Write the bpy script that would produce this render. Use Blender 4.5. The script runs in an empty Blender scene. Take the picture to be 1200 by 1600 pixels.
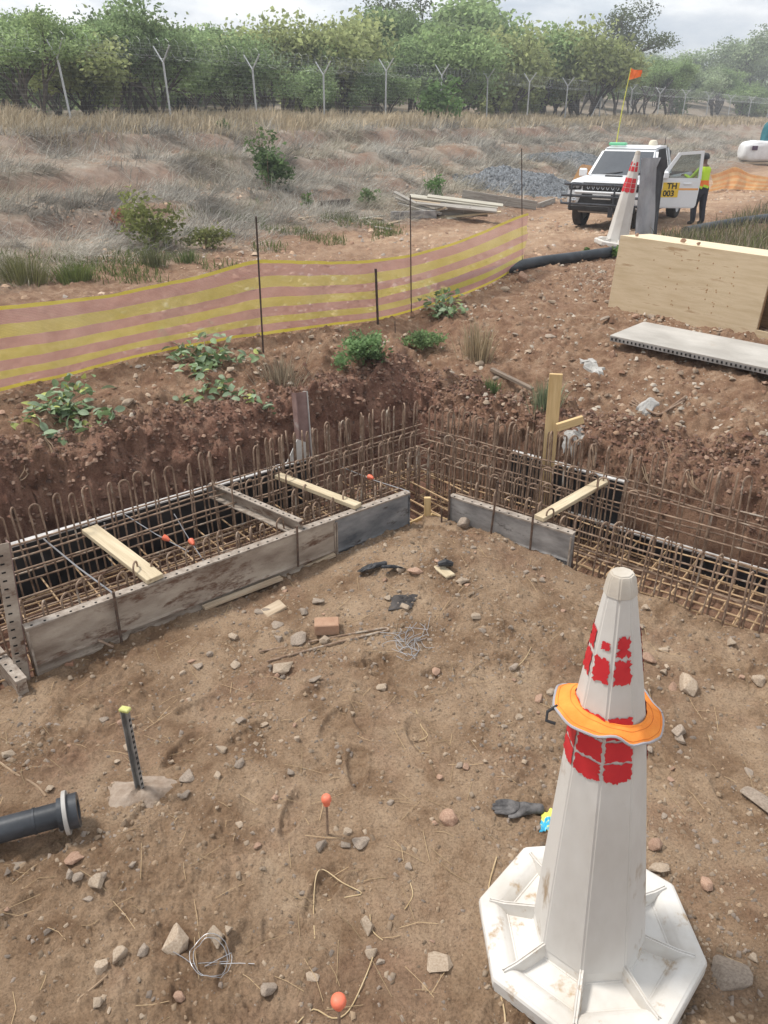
import bpy, bmesh, math, random
import numpy as np
from mathutils import Vector, Matrix, Euler

# ------------------------------------------------------------------ camera, sky, sun, exposure
PITCH = 27.0; CAMZ = 2.6; FPX = 1200.0          # focal length in pixels of the 1200 x 1600 photograph
scene = bpy.context.scene
col = scene.collection
cam_d = bpy.data.cameras.new('camera'); cam = bpy.data.objects.new('camera', cam_d); col.objects.link(cam)
cam.location = (0, 0, CAMZ); cam.rotation_euler = (math.radians(90 - PITCH), 0, 0)
cam_d.sensor_fit = 'HORIZONTAL'; cam_d.sensor_width = 36.0; cam_d.lens = 36.0 * FPX / 1200.0
cam_d.clip_start = 0.05; cam_d.clip_end = 6000
scene.camera = cam

SUN_EL, SUN_AZ = 60.0, -72.0                      # azimuth from +Y towards +X
world = bpy.data.worlds.new('World'); scene.world = world; world.use_nodes = True
wn = world.node_tree.nodes; wl = world.node_tree.links
bg = wn['Background']
sky = wn.new('ShaderNodeTexSky'); sky.sky_type = 'NISHITA'; sky.sun_disc = False
sky.sun_elevation = math.radians(SUN_EL); sky.sun_rotation = math.radians(SUN_AZ)
sky.air_density = 1.0; sky.dust_density = 2.0; sky.ozone_density = 1.0
tc = wn.new('ShaderNodeTexCoord')
mp = wn.new('ShaderNodeMapping'); mp.inputs['Scale'].default_value = (1.0, 1.0, 3.2)
n1 = wn.new('ShaderNodeTexNoise'); n1.inputs['Scale'].default_value = 2.6; n1.inputs['Detail'].default_value = 9; n1.inputs['Roughness'].default_value = .6
n1.inputs['Distortion'].default_value = .4
r1 = wn.new('ShaderNodeValToRGB'); r1.color_ramp.elements[0].position = .30; r1.color_ramp.elements[1].position = .62
r1.color_ramp.elements[0].color = (.72, .72, .72, 1); r1.color_ramp.elements[1].color = (1, 1, 1, 1)
n2 = wn.new('ShaderNodeTexNoise'); n2.inputs['Scale'].default_value = 5.5; n2.inputs['Detail'].default_value = 8; n2.inputs['Roughness'].default_value = .62
r2 = wn.new('ShaderNodeValToRGB'); r2.color_ramp.elements[0].position = .36; r2.color_ramp.elements[1].position = .62
r2.color_ramp.elements[0].color = (2.9, 3.25, 3.75, 1); r2.color_ramp.elements[1].color = (6.2, 6.2, 6.15, 1)
mixc = wn.new('ShaderNodeMix'); mixc.data_type = 'RGBA'
wl.new(tc.outputs['Generated'], mp.inputs['Vector'])
wl.new(mp.outputs['Vector'], n1.inputs['Vector']); wl.new(mp.outputs['Vector'], n2.inputs['Vector'])
wl.new(n1.outputs['Fac'], r1.inputs['Fac']); wl.new(n2.outputs['Fac'], r2.inputs['Fac'])
wl.new(r1.outputs['Color'], mixc.inputs['Factor'])
wl.new(sky.outputs['Color'], mixc.inputs['A']); wl.new(r2.outputs['Color'], mixc.inputs['B'])
wl.new(mixc.outputs['Result'], bg.inputs['Color'])
bg.inputs['Strength'].default_value = 0.088

sun_d = bpy.data.lights.new('sun', 'SUN'); sun = bpy.data.objects.new('sun', sun_d); col.objects.link(sun)
sun_d.energy = 1.5; sun_d.angle = math.radians(10); sun_d.color = (1.0, .96, .90)
se, sa = math.radians(SUN_EL), math.radians(SUN_AZ)
sdir = Vector((math.cos(se) * math.sin(sa), math.cos(se) * math.cos(sa), math.sin(se)))
sun.rotation_euler = sdir.to_track_quat('Z', 'Y').to_euler(); sun.location = sdir * 50

vs = scene.view_settings
vs.view_transform = 'Standard'; vs.look = 'None'; vs.exposure = 1.3; vs.gamma = 1.0; vs.use_curve_mapping = False
scene.render.film_transparent = False
try:
    scene.cycles.max_bounces = 8; scene.cycles.transparent_max_bounces = 16; scene.cycles.use_denoising = True
except Exception:
    pass

rng = np.random.default_rng(7); random.seed(7)
R = math.radians
CP, SP = math.cos(R(PITCH)), math.sin(R(PITCH))

# ------------------------------------------------------------------ noise
def _hash(ix, iy, seed):
    h = (ix.astype(np.int64) * 374761393 + iy.astype(np.int64) * 668265263 + seed * 974634777) & 0xFFFFFFFF
    h = ((h ^ (h >> 13)) * 1274126177) & 0xFFFFFFFF
    h = ((h ^ (h >> 16)) * 2246822519) & 0xFFFFFFFF
    return ((h ^ (h >> 15)) & 0xFFFFFF) / float(0xFFFFFF)
def vnoise(x, y, seed=0):
    x = np.asarray(x, float); y = np.asarray(y, float)
    ix = np.floor(x); iy = np.floor(y); fx = x - ix; fy = y - iy
    fx = fx * fx * (3 - 2 * fx); fy = fy * fy * (3 - 2 * fy)
    a = _hash(ix, iy, seed); b = _hash(ix + 1, iy, seed); c = _hash(ix, iy + 1, seed); d = _hash(ix + 1, iy + 1, seed)
    return (a + (b - a) * fx) * (1 - fy) + (c + (d - c) * fx) * fy
def fbm(x, y, seed=0, octv=4, gain=.5):
    s = 0; amp = 1; tot = 0
    for o in range(octv):
        s = s + amp * (vnoise(x, y, seed + o * 17) * 2 - 1); tot += amp
        amp *= gain; x = x * 2.03 + 3.1; y = y * 2.03 - 1.7
    return s / tot
def worley(x, y, seed=0):
    ix = np.floor(x); iy = np.floor(y); best = np.full(np.shape(x), 9.0); bid = np.zeros(np.shape(x))
    for dx in (-1, 0, 1):
        for dy in (-1, 0, 1):
            cx = ix + dx; cy = iy + dy
            px_ = cx + _hash(cx, cy, seed); py_ = cy + _hash(cx, cy, seed + 5)
            d = (x - px_) ** 2 + (y - py_) ** 2
            m = d < best
            best = np.where(m, d, best); bid = np.where(m, _hash(cx, cy, seed + 9), bid)
    return np.sqrt(best), bid
def sstep(a, b, x):
    t = np.clip((x - a) / (b - a), 0, 1); return t * t * (3 - 2 * t)

# ------------------------------------------------------------------ terrain
LP0 = (.187, 5.46); LN = (-.626, .78); LD = (-.78, -.626)      # left trench leg: a point of its inner line, outward normal, direction
RP0 = (.524, 5.40); RN = (.602, .798); RD = (.798, -.602)      # right trench leg
FP0 = (-10.9, 30.0); FD = (.58, .814); FN = (.814, -.58)       # boundary fence line
def la(x, y): return LN[0] * (x - LP0[0]) + LN[1] * (y - LP0[1])
def rb(x, y): return RN[0] * (x - RP0[0]) + RN[1] * (y - RP0[1])
def fs(x, y): return FN[0] * (x - FP0[0]) + FN[1] * (y - FP0[1])
def fq(x, y): return FD[0] * (x - FP0[0]) + FD[1] * (y - FP0[1])
def smooth_out(x, y):
    s = fs(x, y); q = fq(x, y); s2 = s + .75 * fbm(x * .33, y * .33, 53, 3) * sstep(.5, 3, s) * (1 - sstep(11, 13, s))
    z = np.interp(s2, [-400, 0, 3.6, 4.8, 5.4, 8.0, 8.7, 11.2, 11.9, 13.5, 16, 20, 40], [2.45, 2.45, 2.33, 2.2, 1.78, 1.5, 1.1, .88, .58, .48, .36, .5, .5])
    z = z - .27 * sstep(-4, 1.5, q) * sstep(12, 16, s) * (1 - sstep(22, 26, s))
    slope = np.interp(q, [20, 55, 100, 200], [0.0, .10, .19, .22])
    z = z + slope * np.clip(-s - 5, 0, 42)
    return z
def step_face(x, y):      # 1 on the broken faces of the stepped bank
    s2 = fs(x, y) + .75 * fbm(x * .33, y * .33, 53, 3) * sstep(.5, 3, fs(x, y)) * (1 - sstep(11, 13, fs(x, y)))
    g = lambda c, w: np.exp(-((s2 - c) / w) ** 2)
    return np.clip(g(5.15, .55) + g(8.4, .55) + g(11.6, .5), 0, 1) * sstep(-.25, .25, fbm(x * .5 + 9, y * .5, 59, 3))
_pr = random.Random(12); PRINTS = []          # boot prints trodden into the near soil
for (x0, y0, an, n_) in ((-1.6, 2.1, .9, 5), (-.5, 1.5, 1.35, 6), (.1, 3.0, 2.0, 4), (-1.0, 3.4, .2, 5), (1.6, 2.6, 1.8, 4)):
    for k_ in range(n_):
        sd_ = .11 if k_ % 2 else -.11; d_ = k_ * .34
        PRINTS.append((x0 + math.cos(an) * d_ - math.sin(an) * sd_ + _pr.uniform(-.05, .05), y0 + math.sin(an) * d_ + math.cos(an) * sd_ + _pr.uniform(-.05, .05), an + _pr.uniform(-.3, .3)))
def H(x, y, detail=True):
    x = np.asarray(x, float); y = np.asarray(y, float)
    a = la(x, y); b = rb(x, y)
    j = fbm(x * 1.6, y * 1.6, 3, 3) * .15 + fbm(x * 6, y * 6, 5, 3) * .02
    m = np.maximum(a, b); wr = sstep(-.25, .25, b - a)
    zo = smooth_out(x, y)
    mj = m + j * sstep(.9, 1.2, m)
    zl = np.where(mj < 2.9, np.interp(mj, [1.16, 1.30, 1.42, 1.58, 1.75, 2.9], [-.45, -.30, .1, .36, .43, .52]), zo)
    zr = np.where(mj < 3.4, np.interp(mj, [1.14, 1.2, 1.32, 1.5, 2.2, 3.4], [-.62, -.35, .02, .2, .27, .5]), zo)
    zl = zl + (zo - .52) * sstep(1.6, 2.9, mj) * (mj < 2.9)
    zr = zr + (zo - .5) * sstep(1.6, 3.4, mj) * (mj < 3.4)
    out = zl * (1 - wr) + zr * wr
    floor = -.45 * (1 - wr) + -.62 * wr
    dome = .19 * np.exp(-(((x - .42) / .75) ** 2 + ((y - 4.75) / .7) ** 2))
    front = -.30 + dome + .03 * fbm(x * .7, y * .7, 11, 3) - .05 * sstep(-.5, 0, a) * (b < a)
    el = sstep(-.03 + .03 * j, .10, a) * (1 - wr) + sstep(-.02 + j * .5, .22, b) * wr
    inner = front * (1 - el) + floor * el
    z = np.where(m > 1.08, out, inner)
    if detail:
        wallz = sstep(1.1, 1.3, m) * (1 - sstep(1.9, 2.4, m))
        far = sstep(12, 30, np.hypot(x, y))
        outm = sstep(1.1, 1.4, m)
        s = fs(x, y)
        rough = .026 + .05 * outm + .11 * wallz
        z = z + rough * fbm(x * 3.3, y * 3.3, 21, 5, .6) * (1 - .8 * el * (m < 1.08))
        w1, i1 = worley(x * 9, y * 9, 31); w2, i2 = worley(x * 22, y * 22, 37)
        near = 1 - sstep(6, 14, np.hypot(x, y))
        cm = .45 + 1.5 * sstep(-.15, .4, fbm(x * 1.25, y * 1.25, 57, 3))
        z = z + (.026 * cm + .05 * outm * (1 - far) + .05 * wallz) * np.clip(.55 - w1, 0, 1) * (i1 > .5) + (.020 * cm + .02 * outm) * np.clip(.5 - w2, 0, 1) * (i2 > .4)
        w3, i3 = worley(x * 48 + 3, y * 48, 43)
        z = z + .012 * cm * near * np.clip(.5 - w3, 0, 1) * (i3 > .35) + .010 * cm * near * fbm(x * 13, y * 13, 47, 3, .6)
        if np.min(np.hypot(x, y)) < 6:
            for (fx, fy, fa) in PRINTS:
                u = (x - fx) * math.cos(fa) + (y - fy) * math.sin(fa); v = -(x - fx) * math.sin(fa) + (y - fy) * math.cos(fa)
                e = np.sqrt((u / .145) ** 2 + (v / (.052 + .012 * np.clip(u / .14, -1, 1))) ** 2)
                z = z + np.where(e < 2, -.020 * (1 - sstep(.72, 1.05, e)) + .009 * np.exp(-((e - 1.15) / .16) ** 2) + .006 * np.sin(u * 150) * (e < .75), 0)
        z = z + .006 * fbm(x * 26, y * 26, 41, 3, .65)
        # hummocks on the grassy bank and the wheel ruts of the track
        z = z + .13 * fbm(x * .55, y * .55, 51, 4) * sstep(15, 12, s) * sstep(-3, 2, s)
        z = z + .9 * fbm(x * .05, y * .05, 61, 3) * sstep(-5, -25, s)
    return z
def bank_face(x, y, z):
    """clods and ledges pushed out of the steep cut bank"""
    a, b = la(x, y), rb(x, y); m = np.maximum(a, b)
    wz = sstep(1.2, 1.36, m) * (1 - sstep(1.62, 1.95, m)); rgt = sstep(-.2, .2, b - a)
    al = (x * LD[0] + y * LD[1]) * (1 - rgt) + (x * RD[0] + y * RD[1]) * rgt
    w6, i6 = worley(al * 30 + 40, z * 30 + 40, 69); w4, i4 = worley(al * 7 + 40, z * 9 + 40, 63); w5, i5 = worley(al * 15 + 40, z * 17 + 40, 65)
    dsp = .09 * fbm(al * 3.2, z * 4.5, 67, 4, .6) + .15 * np.clip(.6 - w4, 0, 1) * (i4 - .3) + .13 * np.clip(.55 - w5, 0, 1) * (i5 - .35) + .06 * np.clip(.5 - w6, 0, 1) * (i6 - .4) - .03
    nx = LN[0] * (1 - rgt) + RN[0] * rgt; ny = LN[1] * (1 - rgt) + RN[1] * rgt
    return x - nx * dsp * wz, y - ny * dsp * wz, z + .25 * dsp * wz
_GX, _GY, _GS = np.arange(-3.6, 4.4, .016), np.arange(1.0, 8.6, .016), .016
_GH = H(*np.meshgrid(_GX, _GY))                 # near ground sampled once, for setting things down
def gz(x, y):
    if _GX[0] < x < _GX[-2] and _GY[0] < y < _GY[-2]:
        fx, fy = (x - _GX[0]) / _GS, (y - _GY[0]) / _GS; i, j = int(fx), int(fy); fx -= i; fy -= j
        return float((_GH[j, i] * (1 - fx) + _GH[j, i + 1] * fx) * (1 - fy) + (_GH[j + 1, i] * (1 - fx) + _GH[j + 1, i + 1] * fx) * fy)
    return float(H(np.array([x]), np.array([y]))[0])
_T = np.geomspace(.9, 200, 420)
def ray(x, y):
    u = (x - 600) / FPX; v = (800 - y) / FPX
    return np.array([u, CP + v * SP, -SP + v * CP])
def PG(x, y):                     # the ground seen at a point of the photograph
    d = ray(x, y); X = d[0] * _T; Y = d[1] * _T; Z = CAMZ + d[2] * _T
    k = int(np.argmax(Z < H(X, Y, False) + .12)); T = np.linspace(_T[max(k - 2, 0)], _T[min(k + 3, len(_T) - 1)] + .8, 110)
    X = d[0] * T; Y = d[1] * T; Z = CAMZ + d[2] * T; h = H(X, Y); k = int(np.argmax(Z < h)); _T2 = T
    t0, t1 = _T2[max(k - 1, 0)], _T2[k]; e0 = CAMZ + d[2] * t0 - h[max(k - 1, 0)]; e1 = CAMZ + d[2] * t1 - h[k]
    t = t0 + (t1 - t0) * e0 / (e0 - e1 + 1e-9)
    return Vector((d[0] * t, d[1] * t, CAMZ + d[2] * t))
def PZ(x, y, z):
    d = ray(x, y); t = (z - CAMZ) / d[2]; return Vector(d * t) + Vector((0, 0, CAMZ))
def PY(x, y, Y):
    d = ray(x, y); t = Y / d[1]; return Vector(d * t) + Vector((0, 0, CAMZ))
def PL(x, y, p0, n, off):         # on the vertical plane dot(p - p0, n) = off
    d = ray(x, y); t = (off + n[0] * p0[0] + n[1] * p0[1]) / (n[0] * d[0] + n[1] * d[1]); return Vector(d * t) + Vector((0, 0, CAMZ))
def depth_of(p): return p[1] * CP - (p[2] - CAMZ) * SP

# ------------------------------------------------------------------ materials
def lin(r, g, b):
    f = lambda c: (c / 255 / 12.92) if c / 255 <= .04045 else ((c / 255 + .055) / 1.055) ** 2.4
    return (f(r), f(g), f(b), 1)
MATS = {}
def M(name, c, c2=None, scale=6, rough=.8, bump=0.0, bscale=60, metal=0, rnd=0.0, stretch=(1, 1, 1), p=(.35, .65), detail=6, attr=None, spec=.4, trans=0.0, coat=0, c3=None, p3=.6, s3=3.0):
    m = bpy.data.materials.new(name); m.use_nodes = True; nt = m.node_tree; N = nt.nodes; L = nt.links
    b = N['Principled BSDF']; b.inputs['Roughness'].default_value = rough; b.inputs['Metallic'].default_value = metal
    b.inputs['Specular IOR Level'].default_value = spec
    if coat: b.inputs['Coat Weight'].default_value = coat; b.inputs['Coat Roughness'].default_value = .08
    t = N.new('ShaderNodeTexCoord'); mpn = N.new('ShaderNodeMapping'); mpn.inputs['Scale'].default_value = stretch
    L.new(t.outputs['Object'], mpn.inputs['Vector'])
    oi = N.new('ShaderNodeObjectInfo')
    add = N.new('ShaderNodeVectorMath'); add.operation = 'MULTIPLY_ADD'
    add.inputs[1].default_value = (17, 17, 17); L.new(oi.outputs['Random'], add.inputs[0]); L.new(mpn.outputs['Vector'], add.inputs[2])
    vec = add.outputs['Vector']
    out = None
    if attr:
        an = N.new('ShaderNodeAttribute'); an.attribute_name = attr; out = an.outputs['Color']
    elif c2:
        n = N.new('ShaderNodeTexNoise'); n.inputs['Scale'].default_value = scale; n.inputs['Detail'].default_value = detail; n.inputs['Roughness'].default_value = .62
        L.new(vec, n.inputs['Vector'])
        r = N.new('ShaderNodeValToRGB'); r.color_ramp.elements[0].position = p[0]; r.color_ramp.elements[1].position = p[1]
        r.color_ramp.elements[0].color = (*c[:3], 1); r.color_ramp.elements[1].color = (*c2[:3], 1)
        L.new(n.outputs['Fac'], r.inputs['Fac']); out = r.outputs['Color']
        if c3:
            n3 = N.new('ShaderNodeTexNoise'); n3.inputs['Scale'].default_value = s3; n3.inputs['Detail'].default_value = 8; n3.inputs['Roughness'].default_value = .7
            L.new(vec, n3.inputs['Vector'])
            r3 = N.new('ShaderNodeValToRGB'); r3.color_ramp.elements[0].position = p3; r3.color_ramp.elements[1].position = min(p3 + .09, 1)
            L.new(n3.outputs['Fac'], r3.inputs['Fac'])
            mx = N.new('ShaderNodeMix'); mx.data_type = 'RGBA'; mx.inputs['B'].default_value = (*c3[:3], 1)
            L.new(r3.outputs['Color'], mx.inputs['Factor']); L.new(out, mx.inputs['A']); out = mx.outputs['Result']
    if rnd and out is None:
        rg = N.new('ShaderNodeRGB'); rg.outputs[0].default_value = (*c[:3], 1); out = rg.outputs[0]
    if rnd:
        hs = N.new('ShaderNodeHueSaturation'); mr = N.new('ShaderNodeMapRange')
        mr.inputs['To Min'].default_value = 1 - rnd; mr.inputs['To Max'].default_value = 1 + rnd
        L.new(oi.outputs['Random'], mr.inputs['Value']); L.new(mr.outputs['Result'], hs.inputs['Value']); L.new(out, hs.inputs['Color']); out = hs.outputs['Color']
    if out is not None: L.new(out, b.inputs['Base Color'])
    else: b.inputs['Base Color'].default_value = (*c[:3], 1)
    if bump:
        bn = N.new('ShaderNodeTexNoise'); bn.inputs['Scale'].default_value = bscale; bn.inputs['Detail'].default_value = 5
        L.new(vec, bn.inputs['Vector'])
        bu = N.new('ShaderNodeBump'); bu.inputs['Strength'].default_value = bump; bu.inputs['Distance'].default_value = .01
        L.new(bn.outputs['Fac'], bu.inputs['Height']); L.new(bu.outputs['Normal'], b.inputs['Normal'])
    if trans:
        tr = N.new('ShaderNodeBsdfTranslucent'); ms = N.new('ShaderNodeMixShader'); ms.inputs[0].default_value = trans
        if out is not None: L.new(out, tr.inputs['Color'])
        else: tr.inputs['Color'].default_value = (*c[:3], 1)
        L.new(b.outputs[0], ms.inputs[1]); L.new(tr.outputs[0], ms.inputs[2]); L.new(ms.outputs[0], N['Material Output'].inputs['Surface'])
    MATS[name] = m; return m

def see_through(name, c, c2, alpha, scale, c_rough=.8):
    """woven net: threads with open holes between them"""
    m = bpy.data.materials.new(name); m.use_nodes = True; nt = m.node_tree; N = nt.nodes; L = nt.links
    b = N['Principled BSDF']; b.inputs['Roughness'].default_value = c_rough
    t = N.new('ShaderNodeTexCoord')
    n = N.new('ShaderNodeTexNoise'); n.inputs['Scale'].default_value = 2.2; n.inputs['Detail'].default_value = 5; L.new(t.outputs['Object'], n.inputs['Vector'])
    r = N.new('ShaderNodeValToRGB'); r.color_ramp.elements[0].color = (*c[:3], 1); r.color_ramp.elements[1].color = (*c2[:3], 1)
    r.color_ramp.elements[0].position = .35; r.color_ramp.elements[1].position = .65
    L.new(n.outputs['Fac'], r.inputs['Fac']); L.new(r.outputs['Color'], b.inputs['Base Color'])
    uv = N.new('ShaderNodeUVMap'); uv.uv_map = 'UVMap'
    w = N.new('ShaderNodeTexNoise'); w.inputs['Scale'].default_value = scale; w.inputs['Detail'].default_value = 2
    L.new(uv.outputs['UV'], w.inputs['Vector'])
    wa = N.new('ShaderNodeTexWave'); wa.wave_type = 'BANDS'; wa.bands_direction = 'Y'; wa.inputs['Scale'].default_value = 14; wa.inputs['Distortion'].default_value = .6
    L.new(uv.outputs['UV'], wa.inputs['Vector'])
    ad = N.new('ShaderNodeMath'); ad.operation = 'MULTIPLY_ADD'; ad.inputs[1].default_value = .28; L.new(wa.outputs['Fac'], ad.inputs[0]); L.new(w.outputs['Fac'], ad.inputs[2])
    mr = N.new('ShaderNodeMapRange'); mr.inputs['From Min'].default_value = .35; mr.inputs['From Max'].default_value = .95
    mr.inputs['To Min'].default_value = max(alpha - .18, 0); mr.inputs['To Max'].default_value = min(alpha + .18, 1)
    L.new(ad.outputs[0], mr.inputs['Value'])
    tl = N.new('ShaderNodeBsdfTranslucent'); L.new(r.outputs['Color'], tl.inputs['Color'])
    m0 = N.new('ShaderNodeMixShader'); m0.inputs[0].default_value = .35; L.new(b.outputs[0], m0.inputs[1]); L.new(tl.outputs[0], m0.inputs[2])
    tr = N.new('ShaderNodeBsdfTransparent'); ms = N.new('ShaderNodeMixShader')
    L.new(mr.outputs['Result'], ms.inputs[0]); L.new(tr.outputs[0], ms.inputs[1]); L.new(m0.outputs[0], ms.inputs[2])
    L.new(ms.outputs[0], N['Material Output'].inputs['Surface'])
    return m

# ------------------------------------------------------------------ mesh helpers
class MB:
    def __init__(s): s.v = []; s.f = []
    def add(s, v, f):
        o = len(s.v); s.v += [tuple(p) for p in v]; s.f += [tuple(i + o for i in q) for q in f]; return s
    def box(s, c, size, mat=None, ch=0.0):
        hx, hy, hz = size[0] / 2, size[1] / 2, size[2] / 2
        if ch <= 0:
            v = [Vector((x * hx, y * hy, z * hz)) for x in (-1, 1) for y in (-1, 1) for z in (-1, 1)]
            f = [(0, 1, 3, 2), (4, 6, 7, 5), (0, 4, 5, 1), (2, 3, 7, 6), (0, 2, 6, 4), (1, 5, 7, 3)]
        else:
            bm = bmesh.new(); bmesh.ops.create_cube(bm, size=1)
            bmesh.ops.scale(bm, vec=(2 * hx, 2 * hy, 2 * hz), verts=bm.verts)
            bmesh.ops.bevel(bm, geom=bm.edges[:], offset=ch, segments=1, affect='EDGES')
            bm.verts.ensure_lookup_table(); v = [w.co.copy() for w in bm.verts]; f = [tuple(w.index for w in q.verts) for q in bm.faces]; bm.free()
        if mat is not None: v = [mat @ p for p in v]
        c = Vector(c); return s.add([p + c for p in v], f)
    def tube(s, pts, r, n=8, cap=True):
        pts = [Vector(p) for p in pts]; k = len(pts)
        rr = r if isinstance(r, (list, tuple)) else [r] * k
        V = []; t0 = (pts[1] - pts[0]).normalized(); up = Vector((0, 0, 1)) if abs(t0.z) < .9 else Vector((1, 0, 0))
        nn = t0.cross(up).normalized()
        for i in range(k):
            t = (pts[min(i + 1, k - 1)] - pts[max(i - 1, 0)]).normalized()
            nn = (nn - t * nn.dot(t)).normalized(); bb = t.cross(nn)
            for j in range(n):
                an = 2 * math.pi * j / n; V.append(pts[i] + (nn * math.cos(an) + bb * math.sin(an)) * rr[i])
        F = [(i * n + j, i * n + (j + 1) % n, (i + 1) * n + (j + 1) % n, (i + 1) * n + j) for i in range(k - 1) for j in range(n)]
        if cap: F += [tuple(range(n - 1, -1, -1)), tuple((k - 1) * n + j for j in range(n))]
        return s.add(V, F)
    def lathe(s, prof, n=24, mat=None, close=False):
        V = []; k = len(prof)
        for (r_, z) in prof:
            for j in range(n):
                an = 2 * math.pi * j / n; V.append(Vector((r_ * math.cos(an), r_ * math.sin(an), z)))
        F = [(i * n + j, i * n + (j + 1) % n, (i + 1) * n + (j + 1) % n, (i + 1) * n + j) for i in range(k - 1) for j in range(n)]
        if close: F += [((k - 1) * n + j, (k - 1) * n + (j + 1) % n, (j + 1) % n, j) for j in range(n)]
        else: F += [tuple(range(n - 1, -1, -1)), tuple((k - 1) * n + j for j in range(n))]
        if mat is not None: V = [mat @ p for p in V]
        return s.add(V, F)
    def prism(s, poly, axis, a, b):
        """poly: 2-D outline; extruded along axis ('x','y','z') from a to b"""
        mk = {'x': lambda p, t: (t, p[0], p[1]), 'y': lambda p, t: (p[0], t, p[1]), 'z': lambda p, t: (p[0], p[1], t)}[axis]
        n = len(poly); V = [mk(p, a) for p in poly] + [mk(p, b) for p in poly]
        F = [(i, (i + 1) % n, n + (i + 1) % n, n + i) for i in range(n)] + [tuple(range(n - 1, -1, -1)), tuple(range(n, 2 * n))]
        return s.add(V, F)
    def grid(s, rows, thick=None):
        """rows: list of rows of points"""
        a, b = len(rows), len(rows[0]); o = [p for r_ in rows for p in r_]
        F = [(i * b + j, i * b + j + 1, (i + 1) * b + j + 1, (i + 1) * b + j) for i in range(a - 1) for j in range(b - 1)]
        return s.add(o, F)
    def mesh(s, name, mat, smooth=False, bevel=0.0, fixn=True):
        me = bpy.data.meshes.new(name); me.from_pydata([tuple(p) for p in s.v], [], s.f)
        if fixn or bevel:
            bm = bmesh.new(); bm.from_mesh(me)
            if bevel:
                bmesh.ops.remove_doubles(bm, verts=bm.verts, dist=1e-5)
                ed = [e for e in bm.edges if len(e.link_faces) == 2 and e.calc_face_angle(0) > .5]
                bmesh.ops.bevel(bm, geom=ed, offset=bevel, segments=2, affect='EDGES', clamp_overlap=True)
            bmesh.ops.recalc_face_normals(bm, faces=bm.faces); bm.to_mesh(me); bm.free()
        if smooth:
            me.polygons.foreach_set('use_smooth', [True] * len(me.polygons))
            try: me.set_sharp_from_angle(angle=R(40))
            except Exception: pass
        me.materials.append(mat); me.update(); return me
def wm(o):
    m = o.matrix_basis.copy(); p = o.parent
    while p is not None: m = p.matrix_basis @ m; p = p.parent
    return m
def empty(name, loc, rz=0, rot=None):
    o = bpy.data.objects.new(name, None); col.objects.link(o); o.location = loc
    o.rotation_euler = rot if rot is not None else (0, 0, rz); o.empty_display_size = .1; return o
def tag(o, label, cat, group=None, kind=None):
    if label: o['label'] = label
    if cat: o['category'] = cat
    if group: o['group'] = group
    if kind: o['kind'] = kind
    return o
def thing(name, label, cat, loc=(0, 0, 0), rz=0, group=None, rot=None):
    return tag(empty(name, loc, rz, rot), label, cat, group)
def link(name, me, parent=None, loc=None, rot=None, scale=None):
    o = bpy.data.objects.new(name, me); col.objects.link(o); o.parent = parent
    if loc is not None: o.location = loc
    if rot is not None: o.rotation_euler = rot
    if scale is not None: o.scale = scale
    return o
def part(mb, name, mat, parent, world=False, smooth=False, bevel=0.0):
    if world:
        inv = wm(parent).inverted(); mb.v = [inv @ Vector(p) for p in mb.v]
    return link(name, mb.mesh(name, mat, smooth, bevel), parent)
def single(mb, name, mat, label, cat, loc, group=None, world=True, smooth=False, bevel=0.0, rz=0, rot=None):
    if world:
        l = Vector(loc); mb.v = [Vector(p) - l for p in mb.v]
    o = link(name, mb.mesh(name, mat, smooth, bevel), None, loc, rot if rot is not None else (0, 0, rz)); return tag(o, label, cat, group)
def np_mesh(name, V, F, mat, colr=None, smooth=False, uv=None):
    """V (n,3), F (m,k) arrays; colr (n,3) point colours"""
    V = np.ascontiguousarray(V, np.float32); F = np.ascontiguousarray(F, np.int32); k = F.shape[1]
    me = bpy.data.meshes.new(name)
    me.vertices.add(len(V)); me.vertices.foreach_set('co', V.ravel())
    me.loops.add(F.size); me.loops.foreach_set('vertex_index', F.ravel())
    me.polygons.add(len(F)); me.polygons.foreach_set('loop_start', np.arange(0, F.size, k, dtype=np.int32)); me.polygons.foreach_set('loop_total', np.full(len(F), k, np.int32))
    if smooth: me.polygons.foreach_set('use_smooth', np.ones(len(F), bool))
    me.update(calc_edges=True)
    if colr is not None:
        at = me.color_attributes.new('Col', 'FLOAT_COLOR', 'POINT')
        c4 = np.ones((len(V), 4), np.float32); c4[:, :colr.shape[1]] = colr; at.data.foreach_set('color', c4.ravel())
    me.materials.append(mat); return me
def bars_between(p0, p1, n=6):
    p0, p1 = Vector(p0), Vector(p1); return [p0.lerp(p1, i / n) for i in range(n + 1)]
def frame(p0, p1, up=(0, 0, 1)):
    """matrix with x along p0->p1, z near up, origin in the middle"""
    p0, p1 = Vector(p0), Vector(p1); x = (p1 - p0).normalized(); z = Vector(up); z = (z - x * z.dot(x)).normalized(); y = z.cross(x)
    m = Matrix((x, y, z)).transposed().to_4x4(); m.translation = (p0 + p1) / 2; return m
def beam(p0, p1, w, t, name, mat, label=None, cat=None, up=(0, 0, 1), group=None, parent=None, ch=.003, sub=0):
    """a plank as ONE mesh with its own axes; world ends p0, p1 on the centre line"""
    L_ = (Vector(p1) - Vector(p0)).length; mb = MB().box((0, 0, 0), (L_, w, t), ch=min(ch, t * .3))
    o = link(name, mb.mesh(name, mat)); mtx = frame(p0, p1, up)
    if parent is not None: mtx = wm(parent).inverted() @ mtx; o.parent = parent
    o.matrix_basis = mtx
    return tag(o, label, cat, group) if label else o
def copy_tree(o, parent=None):
    c = o.copy(); col.objects.link(c); c.parent = parent
    for ch in [q for q in CHILDREN.get(o.name, [])]: copy_tree(ch, c)
    return c
CHILDREN = {}
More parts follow.
